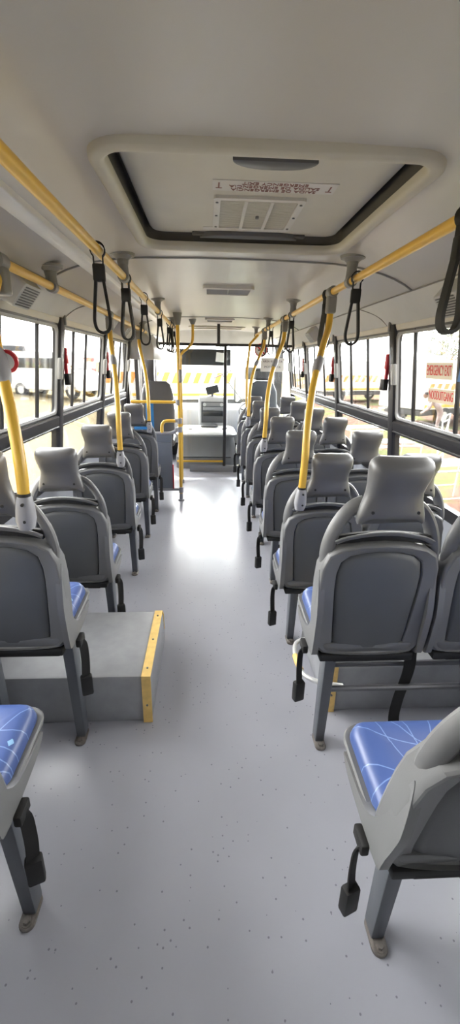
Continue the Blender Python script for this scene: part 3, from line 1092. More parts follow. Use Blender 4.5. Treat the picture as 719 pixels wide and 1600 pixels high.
pole([(-0.60, 2.90, 0.985), (-0.60, 2.91, 1.15), (-0.61, 2.97, 1.32), (-0.645, 3.12, 1.50), (-0.715, 3.40, 1.68), (-0.745, 3.53, 1.79), (-0.75, 3.56, 1.85), (-0.75, 3.56, 1.90)], OX, 0.50, 'bent yellow grab pole clamped to the third single seat from the boarding door panel')
pole([(-0.60, 4.41, 0.985), (-0.60, 4.42, 1.15), (-0.61, 4.47, 1.32), (-0.645, 4.60, 1.50), (-0.715, 4.85, 1.68), (-0.745, 4.97, 1.79), (-0.75, 5.0, 1.85), (-0.75, 5.0, 1.90)], OX, None, 'bent yellow grab pole clamped to the single seat behind the boarding door panel')

# ------------------------------------------------------------------ roof hatch
t = thing('roof_hatch', 'beige emergency roof hatch with ventilation grille, recessed in the ceiling', 'roof hatch', ((HX0 + HX1) / 2, (HY0 + HY1) / 2, 2.10))
hx, hy = (HX0 + HX1) / 2, (HY0 + HY1) / 2
X0, X1, YA, YB = HX0 - hx, HX1 - hx, HY0 - hy, HY1 - hy


def rr(k, r):
    return rrect(X0 - k, X1 + k, YA - k, YB + k, r, 8)


m = MB()
rings = [(rr(0.046, 0.11), 0.02), (rr(0.043, 0.11), -0.014), (rr(0.034, 0.10), -0.021), (rr(0.016, 0.085), -0.022), (rr(0.004, 0.075), -0.016), (rr(0.0, 0.07), -0.004), (rr(0.001, 0.07), 0.012), (rr(0.02, 0.09), 0.016), (rr(0.03, 0.10), 0.016)]
m.loft([[Vector((x, y, z)) for x, y in p] for p, z in rings], loop=True)
obj('surround', m, 'fiber', t, angle=50)
m = MB()
rings = [(rr(0.012, 0.08), 0.0), (rr(0.012, 0.08), 0.095), (rr(-0.2, 0.03), 0.095)]
m.loft([[Vector((x, y, z)) for x, y in p] for p, z in rings], cap=(False, True))
obj('gasket', m, 'gap', t)
m = MB()
rings = [(rr(-0.014, 0.06), 0.085), (rr(-0.016, 0.06), 0.050), (rr(-0.026, 0.05), 0.040), (rr(-0.08, 0.04), 0.037)]
m.loft([[Vector((x, y, z)) for x, y in p] for p, z in rings], cap=(True, True))
lid = obj('lid', m, 'lid', t, angle=50)
zl = 0.037
# grille
gx, gy = 0.02, 0.145
m = MB()
o_, i_ = rrect(gx - 0.160, gx + 0.160, gy - 0.180, gy + 0.180, 0.012), rrect(gx - 0.136, gx + 0.136, gy - 0.158, gy + 0.158, 0.008)
m.loft([[Vector((x, y, z)) for x, y in p] for p, z in ((o_, zl + 0.002), (o_, zl - 0.010), (i_, zl - 0.010), (i_, zl + 0.002))], loop=True)
for k in (-0.046, 0.046):
    m.box((gx + k, gy, zl - 0.006), (0.012, 0.316, 0.010))
gf = obj('grille_frame', m, 'label', t, bev=0.0)
m = MB()
for k in range(26):
    m.box((gx, gy - 0.153 + k * 0.01224, zl - 0.002), (0.272, 0.0085, 0.004))
obj('louvre', m, 'fiber', gf)
sm = MB()
for a in (-0.148, 0.148):
    for b in (-0.14, 0.0, 0.14):
        obj('screw', MB().cyl((gx + a, gy + b, zl - 0.009), (gx + a, gy + b, zl - 0.013), 0.005, 8), 'steel', gf)
obj('knob', MB().cyl((gx + 0.01, gy + 0.02, zl - 0.003), (gx + 0.01, gy + 0.02, zl - 0.012), 0.007, 10), 'steel', gf)
# printed label, reads from the front of the bus
lab = obj('printed_label', MB().box((0.055, -0.12, zl - 0.001), (0.40, 0.085, 0.002)), 'label', t)
Rl = Matrix(((-1, 0, 0, 0), (0, 1, 0, 0), (0, 0, -1, 0), (0, 0, 0, 1)))
for k, sline in enumerate(('SAIDA DE EMERGENCIA', 'SALIDA DE EMERGENCIA', 'EMERGENCY EXIT')):
    lettering(sline, 0.027, 'labelred', lab, Matrix.Translation((0.055, -0.12 + (1 - k) * 0.026, zl - 0.0025)) @ Rl, 0.98)
for a in (-0.125, 0.235):
    am = MB().box((a, -0.12, zl - 0.0022), (0.005, 0.045, 0.001)).box((a, -0.10, zl - 0.0022), (0.020, 0.005, 0.001))
    obj('arrow', am, 'labelred', lab)
obj('blank_label', MB().box((-0.02, 0.352, zl - 0.001), (0.32, 0.045, 0.002)), 'label', t)
# pull handles at the near and far edges
for hy_, hz, wd, s_ in ((YA + 0.090, zl - 0.022, 0.23, 1), (YB - 0.050, zl - 0.006, 0.30, -1)):
    m = MB().prism([(0.02 + wd * math.copysign(abs(math.cos(a)) ** 0.8, math.cos(a)) * (0.5 if s_ > 0 else 0.72), hy_ + s_ * (0.055 * max(0, math.sin(a)) - 0.02)) for a in [2 * PI * k / 32 for k in range(32)]], 'z', hz - 0.012, zl + 0.004)
    h_ = obj('handle', m, 'dashd', t, bev=0.005)
    m = MB().box((0.02, hy_ - s_ * 0.01, zl - 0.003), (0.50, 0.03, 0.014), 0.006)
    obj('handle_recess', m, 'gap', h_)

# ceiling air vents
for (x, y, w, d, lb) in ((0.145, 3.42, 0.36, 0.30, 'grey slatted ceiling air vent ahead of the roof hatch'), (0.145, 5.70, 0.36, 0.26, 'small grey ceiling air vent nearer the front partition')):
    t = thing('ceiling_vent', lb, 'ceiling vent', (x, y, ceil_z(x)))
    m = MB()
    o_, i_ = rrect(-w / 2, w / 2, -d / 2, d / 2, 0.03), rrect(-w / 2 + 0.025, w / 2 - 0.025, -d / 2 + 0.025, d / 2 - 0.025, 0.012)
    m.loft([[Vector((a, b, z)) for a, b in p] for p, z in ((o_, 0.004), (o_, -0.022), (i_, -0.026), (i_, 0.004))], loop=True)
    obj('frame', m, 'label', t)
    m = MB()
    for k in range(9):
        m.box((0, -d / 2 + 0.04 + k * (d - 0.08) / 8, -0.014), (w - 0.05, 0.012, 0.014), rot=Matrix.Rotation(0.6, 3, 'X'))
    m.box((0, 0, -0.012), (0.012, d - 0.05, 0.02))
    obj('louvre', m, 'greyp', t)
    obj('backing', MB().box((0, 0, -0.002), (w - 0.045, d - 0.045, 0.004)), 'dashd', t)
# shallow panel in the ceiling over the partition
m = MB()
o_, i_ = rrect(CX - 0.42, CX + 0.42, 6.75, 7.15, 0.05), rrect(CX - 0.38, CX + 0.38, 6.79, 7.11, 0.04)
m.loft([[Vector((a, b, z)) for a, b in p] for p, z in ((o_, 2.106), (o_, 2.085), (i_, 2.085), (i_, 2.10))], loop=True)
o = obj('ceiling_panel_frame', m, 'fiber')
tag(o, 'shallow beige frame on the ceiling above the windscreen', 'ceiling frame')

# loudspeakers on the cove panels


def speaker(side, y, label):
    t = thing('loudspeaker', label, 'loudspeaker', (CX + side * 1.0, y, 1.912), 'small grey loudspeakers on the cove panels')
    R = Matrix.Rotation(side * -0.70, 3, 'Y')
    m = MB()
    a, b = rrect(-0.05, 0.05, -0.085, 0.085, 0.01), rrect(-0.042, 0.042, -0.07, 0.07, 0.01)
    f = -side
    K = 1.35
    m.loft([[Vector((f * z, y_, x_)) for x_, y_ in p] for p, z in ((a, -0.01), (a, 0.005), (b, 0.062), (sc([(q[0], q[1] + 0.22) for q in b], 0.96) and b, 0.066))])
    m.xf(lambda v: R @ v * K)
    obj('body', m, 'speaker', t, bev=0.004)
    m = MB()
    for k in range(8):
        m.box((f * 0.067, 0, -0.032 + k * 0.009), (0.002, 0.11, 0.004))
    m.xf(lambda v: R @ v * K)
    obj('grille', m, 'dashd', t)
    return t


speaker(-1, 2.12, 'grey loudspeaker on the cove above the nearest single-seat window')
speaker(-1, 4.55, 'grey loudspeaker on the cove near the boarding door')
speaker(1, 2.02, 'grey loudspeaker on the cove above the nearest double-seat window, behind a strap')
speaker(1, 4.75, 'grey loudspeaker on the cove farther along the double-seat windows')

# ------------------------------------------------------------------ front partition
YP = 6.42
t = thing('front_partition', 'glass partition with black frame between passengers and driver', 'partition', (0.25, YP, 0))
obj('post', MB().box((0, 0, 0.96), (0.045, 0.04, 1.76), 0.006), 'black', t)
obj('top_bar', MB().tube([(-1.0, 0, 1.835), (0.95, 0, 1.835)], 0.020, 10), 'black', t)
obj('hanger', MB().tube([(-0.10, 0, 1.84), (-0.10, 0, 2.105)], 0.022, 10).box((-0.06, 0.0, 1.825), (0.17, 0.05, 0.04), 0.015), 'black', t)
obj('kick_rail', MB().box((0.12, 0, 0.05), (1.30, 0.04, 0.10), 0.008), 'wall', t)
obj('pane', MB().box((-0.29, 0.005, 0.97), (0.54, 0.006, 1.70)), 'pglass', t)
obj('pane', MB().box((0.46, 0.005, 0.97), (0.87, 0.006, 1.70)), 'pglass', t)
obj('guard_bar', MB().tube([(-0.72, -0.03, 0.165), (-0.02, -0.03, 0.165)], 0.016, 12), 'yellow', t)
# prohibition sign and notice stuck on the glass
s_ = thing('no_smoking_sign', 'round red and white prohibition sign stuck on the partition glass', 'sign', (0.755, YP - 0.004, 1.775))
obj('disc', MB().cyl((0, 0, 0), (0, -0.002, 0), 0.095, 32), 'whitep', s_)
rg = MB()
rg.tube([(0.085 * math.cos(2 * PI * k / 32), -0.003, 0.085 * math.sin(2 * PI * k / 32)) for k in range(32)], 0.011, 6, closed=True, flat=0.002, ref=None)
rg.box((0, -0.003, 0), (0.16, 0.002, 0.02), rot=Matrix.Rotation(0.78, 3, 'Y'))
obj('ring', rg, 'red', s_)
obj('pictogram', MB().box((0, -0.0025, 0.0), (0.09, 0.002, 0.016)).box((0.03, -0.0025, 0.03), (0.01, 0.002, 0.03)), 'ink', s_)
s_ = thing('notice_sheet', 'white notice with black lettering on the glass behind the driver seat', 'notice', (0.93, YP - 0.004, 1.58))
obj('sheet', MB().box((0, 0, 0), (0.34, 0.002, 0.19)), 'whitep', s_)
Rw = Matrix(((1, 0, 0, 0), (0, 0, -1, 0), (0, 1, 0, 0), (0, 0, 0, 1)))
lettering('AREA RESTRITA', 0.042, 'ink', s_, Matrix.Translation((0, -0.002, 0.045)) @ Rw, 0.95)
lettering('MOTORISTA', 0.042, 'ink', s_, Matrix.Translation((0, -0.002, -0.03)) @ Rw, 1.0)

# straight yellow pole by the partition, over the farthest double seat
o = thing('grab_pole', 'straight yellow grab pole rising from the farthest double seat', 'grab pole', (0.545, 6.1, 0.95))
obj('tube', MB().tube([(0, 0, 0), (0.0, 0.1, 0.55), (0.04, 0.2, 0.90), (0.155, 0.25, 1.02)], 0.017, 12), 'yellow', o)
obj('base_clamp', MB().box((0, 0, 0), (0.06, 0.06, 0.12), 0.015), 'clamp', o)

# ------------------------------------------------------------------ boarding door corner: modesty panel, pole, door
YM = 4.95
t = thing('modesty_panel', 'blue grey modesty panel with grey rails behind the boarding door', 'modesty panel', (-0.53, YM, 0))
obj('panel', MB().box((-0.12, 0, 0.43), (0.46, 0.02, 0.56), 0.006), 'modesty', t)
obj('upper_panel', MB().box((-0.12, 0, 0.755), (0.46, 0.024, 0.09), 0.006), 'modesty', t)
obj('top_rail', MB().tube(smooth_path([(-0.45, 0, 0.815), (0.0, 0, 0.815), (0.10, 0, 0.82), (0.16, 0, 0.845), (0.20, 0, 0.86)], 4), 0.019, 10), 'clamp', t)
obj('bottom_rail', MB().tube([(-0.45, 0, 0.14), (0.205, 0, 0.14)], 0.018, 10), 'clamp', t)
obj('edge_light', MB().box((0.117, -0.005, 0.30), (0.014, 0.03, 0.30), 0.004), 'red', t)
obj('foot', MB().cyl((-0.30, 0, 0), (-0.30, 0, 0.15), 0.016, 10), 'clamp', t)
t = thing('grab_pole', 'straight yellow grab pole standing on the floor at the modesty panel', 'grab pole', (-0.325, YM, 0))
obj('tube', MB().tube([(0, 0, 0.09), (0, 0, 1.2), (0.0, 0, 1.9), (0, 0, 2.02)], 0.019, 14), 'yellow', t)
obj('foot', MB().cyl((0, 0, 0), (0, 0, 0.02), 0.042, 18, 0.036).cyl((0, 0, 0.02), (0, 0, 0.09), 0.022, 14).cyl((0, 0, 0.10), (0, 0, 0.17), 0.028, 14), 'clamp', t)
for z in (0.86, 0.96):
    obj('clamp', MB().cyl((0, 0, z - 0.03), (0, 0, z + 0.03), 0.028, 14).box((-0.03, 0, z), (0.05, 0.035, 0.04), 0.01), 'clamp', t)
obj('top_clamp', MB().cyl((0, 0, 1.97), (0, 0, 2.09), 0.028, 14, 0.05), 'bracket', t)
obj('stop_button_housing', MB().box((0.02, -0.01, 1.45), (0.04, 0.05, 0.14), 0.018, seg=3), 'bracket', t)
t = thing('hooked_grab_tube', 'hooked yellow grab handle on top of the modesty panel', 'grab tube', (-0.53, YM, 0.815))
obj('tube', MB().tube(smooth_path([(0.0, 0, 0.0), (0.0, 0, 0.08), (0.02, 0, 0.125), (0.06, 0, 0.14), (0.175, 0, 0.142)], 5), 0.018, 12), 'yellow', t)
t = thing('grab_bar', 'short horizontal yellow grab bar between pole and doorway at shoulder height', 'grab bar', (-0.62, YM + 0.02, 1.165))
obj('tube', MB().tube([(-0.25, 0.0, 0), (0.27, 0, 0)], 0.017, 12), 'yellow', t)
obj('clamp', MB().cyl((0.28, -0.02, -0.03), (0.28, -0.02, 0.03), 0.027, 14), 'clamp', t)
# second pole just beyond, bent at its top
t = thing('grab_pole', 'yellow grab pole with bent top just beyond the modesty panel', 'grab pole', (-0.36, 5.75, 0))
obj('tube', MB().tube(smooth_path([(0, 0, 0.0), (0.01, 0, 0.9), (0.01, 0, 1.6), (0.03, 0.0, 1.70), (0.10, 0.0, 1.76), (0.155, 0.0, 1.82), (0.17, 0, 1.90), (0.17, 0, 2.06)], 4), 0.017, 12), 'yellow', t)
obj('top_clamp', MB().cyl((0.17, 0, 2.04), (0.17, 0, 2.10), 0.024, 14, 0.05), 'bracket', t)
obj('foot', MB().cyl((0, 0, 0), (0, 0, 0.05), 0.03, 14), 'clamp', t)

# door leaf on the single-seat side
m = MB()
yd0, yd1 = 5.50, 6.55
o_, i_ = rrect(yd0, yd1, 0.0, 1.82, 0.01), rrect(yd0 + 0.10, yd1 - 0.25, 0.5, 1.70, 0.06)
m.loft([[Vector((CX - 1.13 + d, y, z)) for y, z in p] for p, d in ((o_, -0.03), (o_, 0.02), (i_, 0.02), (i_, -0.03))], loop=True)
dr = struct('door_1', m, 'black')
obj('pane', MB().box((CX - 1.14, (yd0 + yd1) / 2 - 0.07, 1.1), (0.005, 0.76, 1.24)), 'glass', dr)
obj('door_handle', MB().tube([(CX - 1.07, yd1 - 0.16, 1.0), (CX - 1.05, yd1 - 0.16, 1.35)], 0.012, 8), 'bracket', dr)
m = MB().box((CX - 1.06, 6.95, 1.0), (0.20, 0.16, 2.0), 0.02)
struct('trim_%d' % (tn + 1), m, 'black')
tn += 1
# housing above the door
m = MB()
rings = []
for k in range(9):
    a = PI / 2 * k / 8
    rings.append([(CX - 1.10 + 0.30 * math.cos(a), y, 1.62 + 0.42 * math.sin(a)) for y in (5.5, 6.6)])
pv = [(-1.10, 1.62), (-0.80, 1.62)] + [(-1.10 + 0.30 * math.cos(PI / 2 * k / 8), 1.72 + 0.28 * math.sin(PI / 2 * k / 8)) for k in range(9)]
m.prism([(CX + a, b) for a, b in pv], 'y', 5.6, 6.6)
o = obj('door_mechanism_cover', m, 'speaker', bev=0.01)
tag(o, 'rounded grey mechanism cover above the boarding door', 'cover')
# guide seat beyond the modesty panel
t = thing('attendant_seat', 'tall dark attendant seat with blue side, beyond the modesty panel', 'seat', (-0.66, 5.75, 0))
m = MB()
rings = []
for z, w, d in ((0.60, 0.19, 0.06), (0.75, 0.215, 0.065), (1.0, 0.22, 0.06), (1.2, 0.205, 0.055), (1.32, 0.17, 0.045), (1.36, 0.12, 0.03)):
    rings.append([Vector((w * math.copysign(abs(math.cos(a)) ** 0.5, math.cos(a)), d * math.copysign(abs(math.sin(a)) ** 0.6, math.sin(a)), z)) for a in [2 * PI * k / 24 for k in range(24)]])
m.loft(rings)
obj('backrest', m, 'dashd', t, angle=60)
obj('seat_cushion', MB().box((0, 0.22, 0.56), (0.42, 0.44, 0.11), 0.04, seg=3), 'dashd', t)
obj('side_cover', MB().box((-0.10, -0.06, 0.93), (0.10, 0.015, 0.34), 0.006), 'blue', t)
obj('pedestal', MB().box((0, 0.2, 0.26), (0.26, 0.28, 0.52), 0.02), 'leg', t)

# ------------------------------------------------------------------ driver's area
t = thing('engine_cover', 'pale grey engine cover with moulded cup holders, in front of the partition', 'engine cover', (-0.06, 7.0, 0))
m = MB()
rings = [[Vector((x, y - 7.0, z)) for x, y in rrect(-0.42 - k, 0.50 + k, 6.62 - k, 7.075, 0.12)] for z, k in ((0.0, 0.03), (0.18, 0.03), (0.19, 0.02), (0.40, -0.01), (0.50, -0.03))]
m.loft(rings)
obj('body', m, 'hood', t, angle=50)
obj('seam', MB().band([(-0.34, -0.408, 0.186), (0.42, -0.408, 0.186)], 0.016, 0.014, (0, 0, 1)), 'dashd', t)
m = MB()
rings = [[Vector((x, y - 7.0, z + (0.03 if y > 7 else 0))) for x, y in rrect(-0.41 - k, 0.49 + k, 6.66 - k, 7.07, 0.12)] for z, k in ((0.49, 0.0), (0.53, 0.03), (0.57, 0.0), (0.59, -0.06))]
m.loft(rings)
tr_ = obj('top_tray', m, 'whitep', t, angle=50)
obj('tray_recess', MB().box((0.08, -0.02, 0.625), (0.28, 0.16, 0.02), 0.008), 'dashd', tr_)
for x, y in ((-0.26, -0.10), (0.34, -0.10), (-0.22, -0.2), (0.32, -0.2)):
    obj('cup_holder', MB().cyl((x, y, 0.575), (x, y, 0.605), 0.038, 18), 'dashd', tr_)

t = thing('dashboard', 'grey dashboard with radio console under the windscreen', 'dashboard', (CX, 7.45, 0))
m = MB()
poly = [(-0.25, 0.30), (-0.25, 0.62), (-0.16, 0.86), (0.20, 0.92), (0.25, 0.92), (0.25, 0.30)]
m.prism(poly, 'x', -1.05, 1.10)
obj('body', m, 'dash', t, bev=0.03)
m = MB().prism([(-0.36, 0.60), (-0.36, 0.70), (-0.28, 1.02), (-0.22, 1.07), (0.05, 1.05), (0.05, 0.6)], 'x', -0.285, 0.185)
con = obj('console', m, 'dash', t, bev=0.02)
obj('console_panel', MB().prism([(-0.372, 0.66), (-0.372, 0.70), (-0.297, 0.99), (-0.285, 0.99), (-0.34, 0.66)], 'x', -0.245, 0.145), 'dashd', t)
for z, y in ((0.80, -0.352), (0.88, -0.332), (0.945, -0.315)):
    obj('radio', MB().box((-0.05, y, z), (0.33, 0.02, 0.055 if z > 0.85 else 0.075), 0.006), 'greyp' if z > 0.85 else 'screen', t)
for x in (-0.19, 0.09):
    obj('dial', MB().cyl((x, -0.315, 0.945), (x, -0.335, 0.945), 0.028, 16), 'whitep', t)
t = thing('monitor', 'small tilted monitor standing on the dashboard console', 'monitor', (0.075, 7.28, 1.06))
R = Matrix.Rotation(-0.25, 3, 'Y') @ Matrix.Rotation(-0.3, 3, 'X')
obj('screen', MB().box((0, 0, 0), (0.21, 0.025, 0.13), 0.01).xf(lambda v: R @ v + Vector((0, 0, 0.11))), 'screen', t)
obj('stand', MB().cyl((0, 0.0, 0), (0, 0.02, 0.08), 0.02, 10).box((0, 0, 0.008), (0.12, 0.08, 0.02), 0.006), 'dashd', t)

t = thing('steering_wheel', 'dark bus steering wheel seen through the partition glass', 'steering wheel', (0.72, 7.0, 0.86))
R = Matrix.Rotation(math.radians(38), 3, 'X')
obj('rim', MB().tube([R @ Vector((0.21 * math.cos(2 * PI * k / 36), 0.21 * math.sin(2 * PI * k / 36), 0)) for k in range(36)], 0.016, 8, closed=True), 'dashd', t)
sp = MB()
for a in (0.3, PI - 0.3, -PI / 2):
    sp.tube([R @ Vector((0, 0, -0.03)), R @ Vector((0.20 * math.cos(a), 0.20 * math.sin(a), 0))], 0.013, 8)
obj('spoke', sp, 'dashd', t)
obj('hub', MB().cyl(R @ Vector((0, 0, -0.05)), R @ Vector((0, 0, 0.01)), 0.06, 18), 'dashd', t)
obj('column', MB().cyl(R @ Vector((0, 0, -0.04)), (0.0, 0.13, -0.24), 0.035, 12), 'dashd', t)

t = thing('driver_seat', 'dark driver seat with separate headrest beyond the partition glass', 'driver seat', (0.83, 6.66, 0))
m = MB()
rings = []
for z, w, d in ((0.55, 0.20, 0.05), (0.7, 0.235, 0.06), (0.95, 0.24, 0.06), (1.2, 0.215, 0.055), (1.32, 0.16, 0.045), (1.35, 0.10, 0.025)):
    rings.append([Vector((w * math.copysign(abs(math.cos(a)) ** 0.5, math.cos(a)), d * math.copysign(abs(math.sin(a)) ** 0.6, math.sin(a)), z)) for a in [2 * PI * k / 24 for k in range(24)]])
m.loft(rings)
obj('backrest', m, 'modesty', t, angle=60)
obj('headrest', MB().box((0, 0, 1.44), (0.26, 0.09, 0.17), 0.035, seg=3), 'dashd', t)
obj('seat_cushion', MB().box((0, 0.20, 0.52), (0.46, 0.42, 0.12), 0.04, seg=3), 'modesty', t)
obj('pedestal', MB().box((0, 0.18, 0.23), (0.34, 0.30, 0.46), 0.02), 'dashd', t)

# windscreen and what hangs on it
m = MB()
o_, i_ = rrect(CX - 1.16, CX + 1.16, 0.0, 2.10, 0.02), rrect(CX - 1.02, CX + 1.02, 0.86, 1.90, 0.10)
m.loft([[Vector((x, Y1 + d, z)) for x, z in p] for p, d in ((o_, -0.03), (o_, 0.05), (i_, 0.05), (i_, -0.03))], loop=True)
ws = struct('window_%d' % (wn + 1), m, 'black')
obj('pane', MB().box((CX, Y1 + 0.01, 1.38), (2.08, 0.006, 1.08)), 'glass', ws)
obj('sun_band', MB().box((-0.05, Y1 - 0.05, 1.68), (0.88, 0.02, 0.26), 0.006), 'screen', ws)
struct('wall_front', MB().box((CX, Y1 - 0.02, 1.99), (2.1, 0.05, 0.24), 0.01), 'cove')
t = thing('paper_card', 'white paper card hanging in the windscreen', 'paper card', (0.22, Y1 - 0.09, 1.62))
obj('card', MB().box((0, 0, 0.06), (0.17, 0.003, 0.15), rot=Matrix.Rotation(0.1, 3, 'Y')), 'paper', t)
obj('hook', MB().tube([(0, 0, 0.13), (0, 0.02, 0.22)], 0.006, 8), 'black', t)
t = thing('wiper', 'dark windscreen wiper lying across the glass', 'wiper', (0.3, Y1 + 0.022, 1.42))
obj('blade', MB().tube([(-0.20, 0, -0.08), (0.12, 0, 0.06)], 0.008, 8), 'black', t)
obj('arm', MB().tube([(-0.05, 0.01, -0.02), (0.30, 0.0, -0.44)], 0.007, 8), 'black', t)

# ------------------------------------------------------------------ outdoors
GZ = -0.85


def ground_z(x):
    return GZ + 0.085 * max(0.0, min(-x - 5.0, 40.0))       # the grass rises gently on the single-seat side


gx_ = [-90, -45, -25, -15, -8, -5, 0, 20, 90]
gv = [(x, y, ground_z(x)) for y in (-50, 0, 50, 120) for x in gx_]
gf_ = [(j * 9 + i, j * 9 + i + 1, j * 9 + i + 10, j * 9 + i + 9) for j in range(3) for i in range(8)]
struct('ground', MB().add(gv, gf_), 'ground')


def vehicle(label, loc, rz, L, Wd, H, kind, stripe=None, group=None):
    t = thing('truck' if kind != 'van' else 'van', label, 'truck' if kind != 'van' else 'van', (loc[0], loc[1], ground_z(loc[0])), group, rz)
    if kind == 'van':
        poly = [(-L / 2, 0.45), (-L / 2, H - 0.1), (-L / 2 + 0.15, H), (L / 2 - 1.6, H), (L / 2 - 0.8, H * 0.62), (L / 2 - 0.05, H * 0.52), (L / 2, 0.45)]
        obj('body', MB().prism(poly, 'y', -Wd / 2, Wd / 2), 'white', t, bev=0.06)
        for s in (-1, 1):
            obj('side_window', MB().box((-0.3, s * (Wd / 2 + 0.005), H * 0.76), (L * 0.55, 0.02, H * 0.22), 0.008), 'screen', t)
        obj('windscreen', MB().prism([(L / 2 - 1.50, H * 0.96), (L / 2 - 1.48, H * 0.98), (L / 2 - 0.80, H * 0.66), (L / 2 - 0.84, H * 0.64)], 'y', -Wd / 2 + 0.1, Wd / 2 - 0.1), 'screen', t)
    else:
        obj('cab', MB().prism([(L / 2 - 1.8, 0.6), (L / 2 - 1.8, H * 0.86), (L / 2 - 0.5, H * 0.86), (L / 2 - 0.08, H * 0.5), (L / 2, 0.6)], 'y', -Wd / 2, Wd / 2), 'white', t, bev=0.06)
        for s in (-1, 1):
            obj('side_window', MB().box((L / 2 - 1.0, s * (Wd / 2 + 0.005), H * 0.66), (0.8, 0.02, 0.55), 0.008), 'screen', t)
        obj('body', MB().box((-0.95, 0, 0.75 + (H - 0.75) / 2), (L - 1.95, Wd, H - 0.75), 0.04), 'white', t)
        obj('chassis', MB().box((0, 0, 0.6), (L - 0.3, Wd * 0.8, 0.25), 0.03), 'dashd', t)
    if stripe:
        for s in (-1, 1):
            st = MB()
            n = int((L - 1.95) / 0.5)
            for k in range(n):
                x0 = -L / 2 + 0.05 + k * 0.5
                st.add([(x0, s * (Wd / 2 + 0.012), H * 0.50), (x0 + 0.25, s * (Wd / 2 + 0.012), H * 0.50), (x0 + 0.45, s * (Wd / 2 + 0.012), H * 0.66), (x0 + 0.20, s * (Wd / 2 + 0.012), H * 0.66),
                        (x0, s * (Wd / 2 - 0.01), H * 0.50), (x0 + 0.25, s * (Wd / 2 - 0.01), H * 0.50), (x0 + 0.45, s * (Wd / 2 - 0.01), H * 0.66), (x0 + 0.20, s * (Wd / 2 - 0.01), H * 0.66)],
                       [(0, 1, 2, 3), (7, 6, 5, 4), (0, 4, 5, 1), (1, 5, 6, 2), (2, 6, 7, 3), (3, 7, 4, 0)])
            obj('chevron_stripe', st, 'orange', t, smooth=False)
        for s in (-1, 1):
            obj('side_band', MB().box((-0.95, s * (Wd / 2 + 0.01), H * 0.33), (L - 2, 0.02, 0.12)), 'yellow', t)
    for x in (-L * 0.30, L * 0.32):
        for s in (-1, 1):
            y = s * (Wd / 2 - 0.12)
            w = obj('wheel', MB().cyl((x, y - 0.12, 0.42), (x, y + 0.12, 0.42), 0.42, 24), 'rubber', t, bev=0.04)
            obj('rim', MB().cyl((x, y - 0.125, 0.42), (x, y + 0.125, 0.42), 0.22, 16), 'alu', w)
    return t


vehicle('white truck with orange chevron stripes behind the red lettered window stickers', (11.5, 20.0), 0.5, 7.5, 2.3, 2.7, 'truck', True)
vehicle('white truck with orange chevron stripes farther away, seen through the second double-seat-side window', (10.5, 31.0), 0.35, 7.0, 2.3, 2.7, 'truck', True)
vehicle('white van parked beyond the grass on the single-seat side', (-17.5, 40.0), 0.9, 5.6, 2.1, 2.8, 'van')
vehicle('white truck standing ahead of the windscreen', (-1.0, 22.0), 0.2, 8.0, 2.4, 3.0, 'truck', True)
vehicle('white van standing ahead of the bus near the boarding door', (-9.0, 26.5), -0.3, 5.4, 2.0, 2.5, 'van')

# red and white barrier boards on the single-seat side
t = thing('barrier', 'red and white striped barrier boards standing on the dry grass', 'barrier', (-11.5, 34.0, ground_z(-11.5)), rz=0.15)
for z, c in ((0.35, 'red'), (0.75, 'whitep'), (1.15, 'red'), (1.55, 'whitep'), (1.95, 'red')):
    obj('board', MB().box((0, 0, z), (6.0, 0.04, 0.30), 0.005), c, t)
for x in (-2.8, 0, 2.8):
    obj('post', MB().box((x, 0.06, 1.05), (0.08, 0.08, 2.1), 0.005), 'whitep', t)


def skin_person(label, loc, rz, joints, edges, cloth, headc, hair=True):
    t = thing('person', label, 'person', (loc[0], loc[1], ground_z(loc[0])), None, rz)
    me = bpy.data.meshes.new('body')
    me.from_pydata([j[:3] for j in joints], edges, [])
    o = bpy.data.objects.new('body', me)
    C.objects.link(o)
    o.parent = t
    sk = o.modifiers.new('skin', 'SKIN')
    lay = me.skin_vertices[0].data if me.skin_vertices else None
    for i, j in enumerate(joints):
        lay[i].radius = (j[3], j[4] if len(j) > 4 else j[3])
    lay[0].use_root = True
    su = o.modifiers.new('sub', 'SUBSURF')
    su.levels = su.render_levels = 2
    me.materials.append(M[cloth])
    bpy.context.view_layer.update()
    me2 = bpy.data.meshes.new_from_object(o.evaluated_get(bpy.context.evaluated_depsgraph_get()))
    o.modifiers.clear()
    o.data = me2
    me2.materials.clear()
    me2.materials.append(M[cloth])
    me2.shade_smooth()
    m = MB()
    rings = []
    hc = Vector(headc)
    for k in range(11):
        a = -PI / 2 + PI * k / 10
        r = max(0.004, math.cos(a))
        jaw = 0.80 if a < -0.4 else 1.0
        rings.append([hc + Vector((0.075 * r * jaw * math.cos(b), 0.095 * r * (0.9 if a < -0.4 else 1) * math.sin(b) + (0.022 * r if abs(a + 0.25) < 0.25 and abs(b - PI / 2) < 0.3 else 0), 0.115 * math.sin(a))) for b in [2 * PI * q / 16 for q in range(16)]])
    m.loft(rings)
    h = obj('head', m, 'skin', t, angle=80)
    if hair:
        m = MB()
        rings = []
        for k in range(7):
            a = 0.15 + (PI / 2 - 0.15) * k / 6
            r = max(0.004, math.cos(a))
            rings.append([hc + Vector((0.082 * r * math.cos(b), 0.102 * r * math.sin(b) - 0.012, 0.122 * math.sin(a))) for b in [2 * PI * q / 16 for q in range(16)]])
        m.loft(rings)
        obj('hair', m, 'hairm', h, angle=80)
    return t


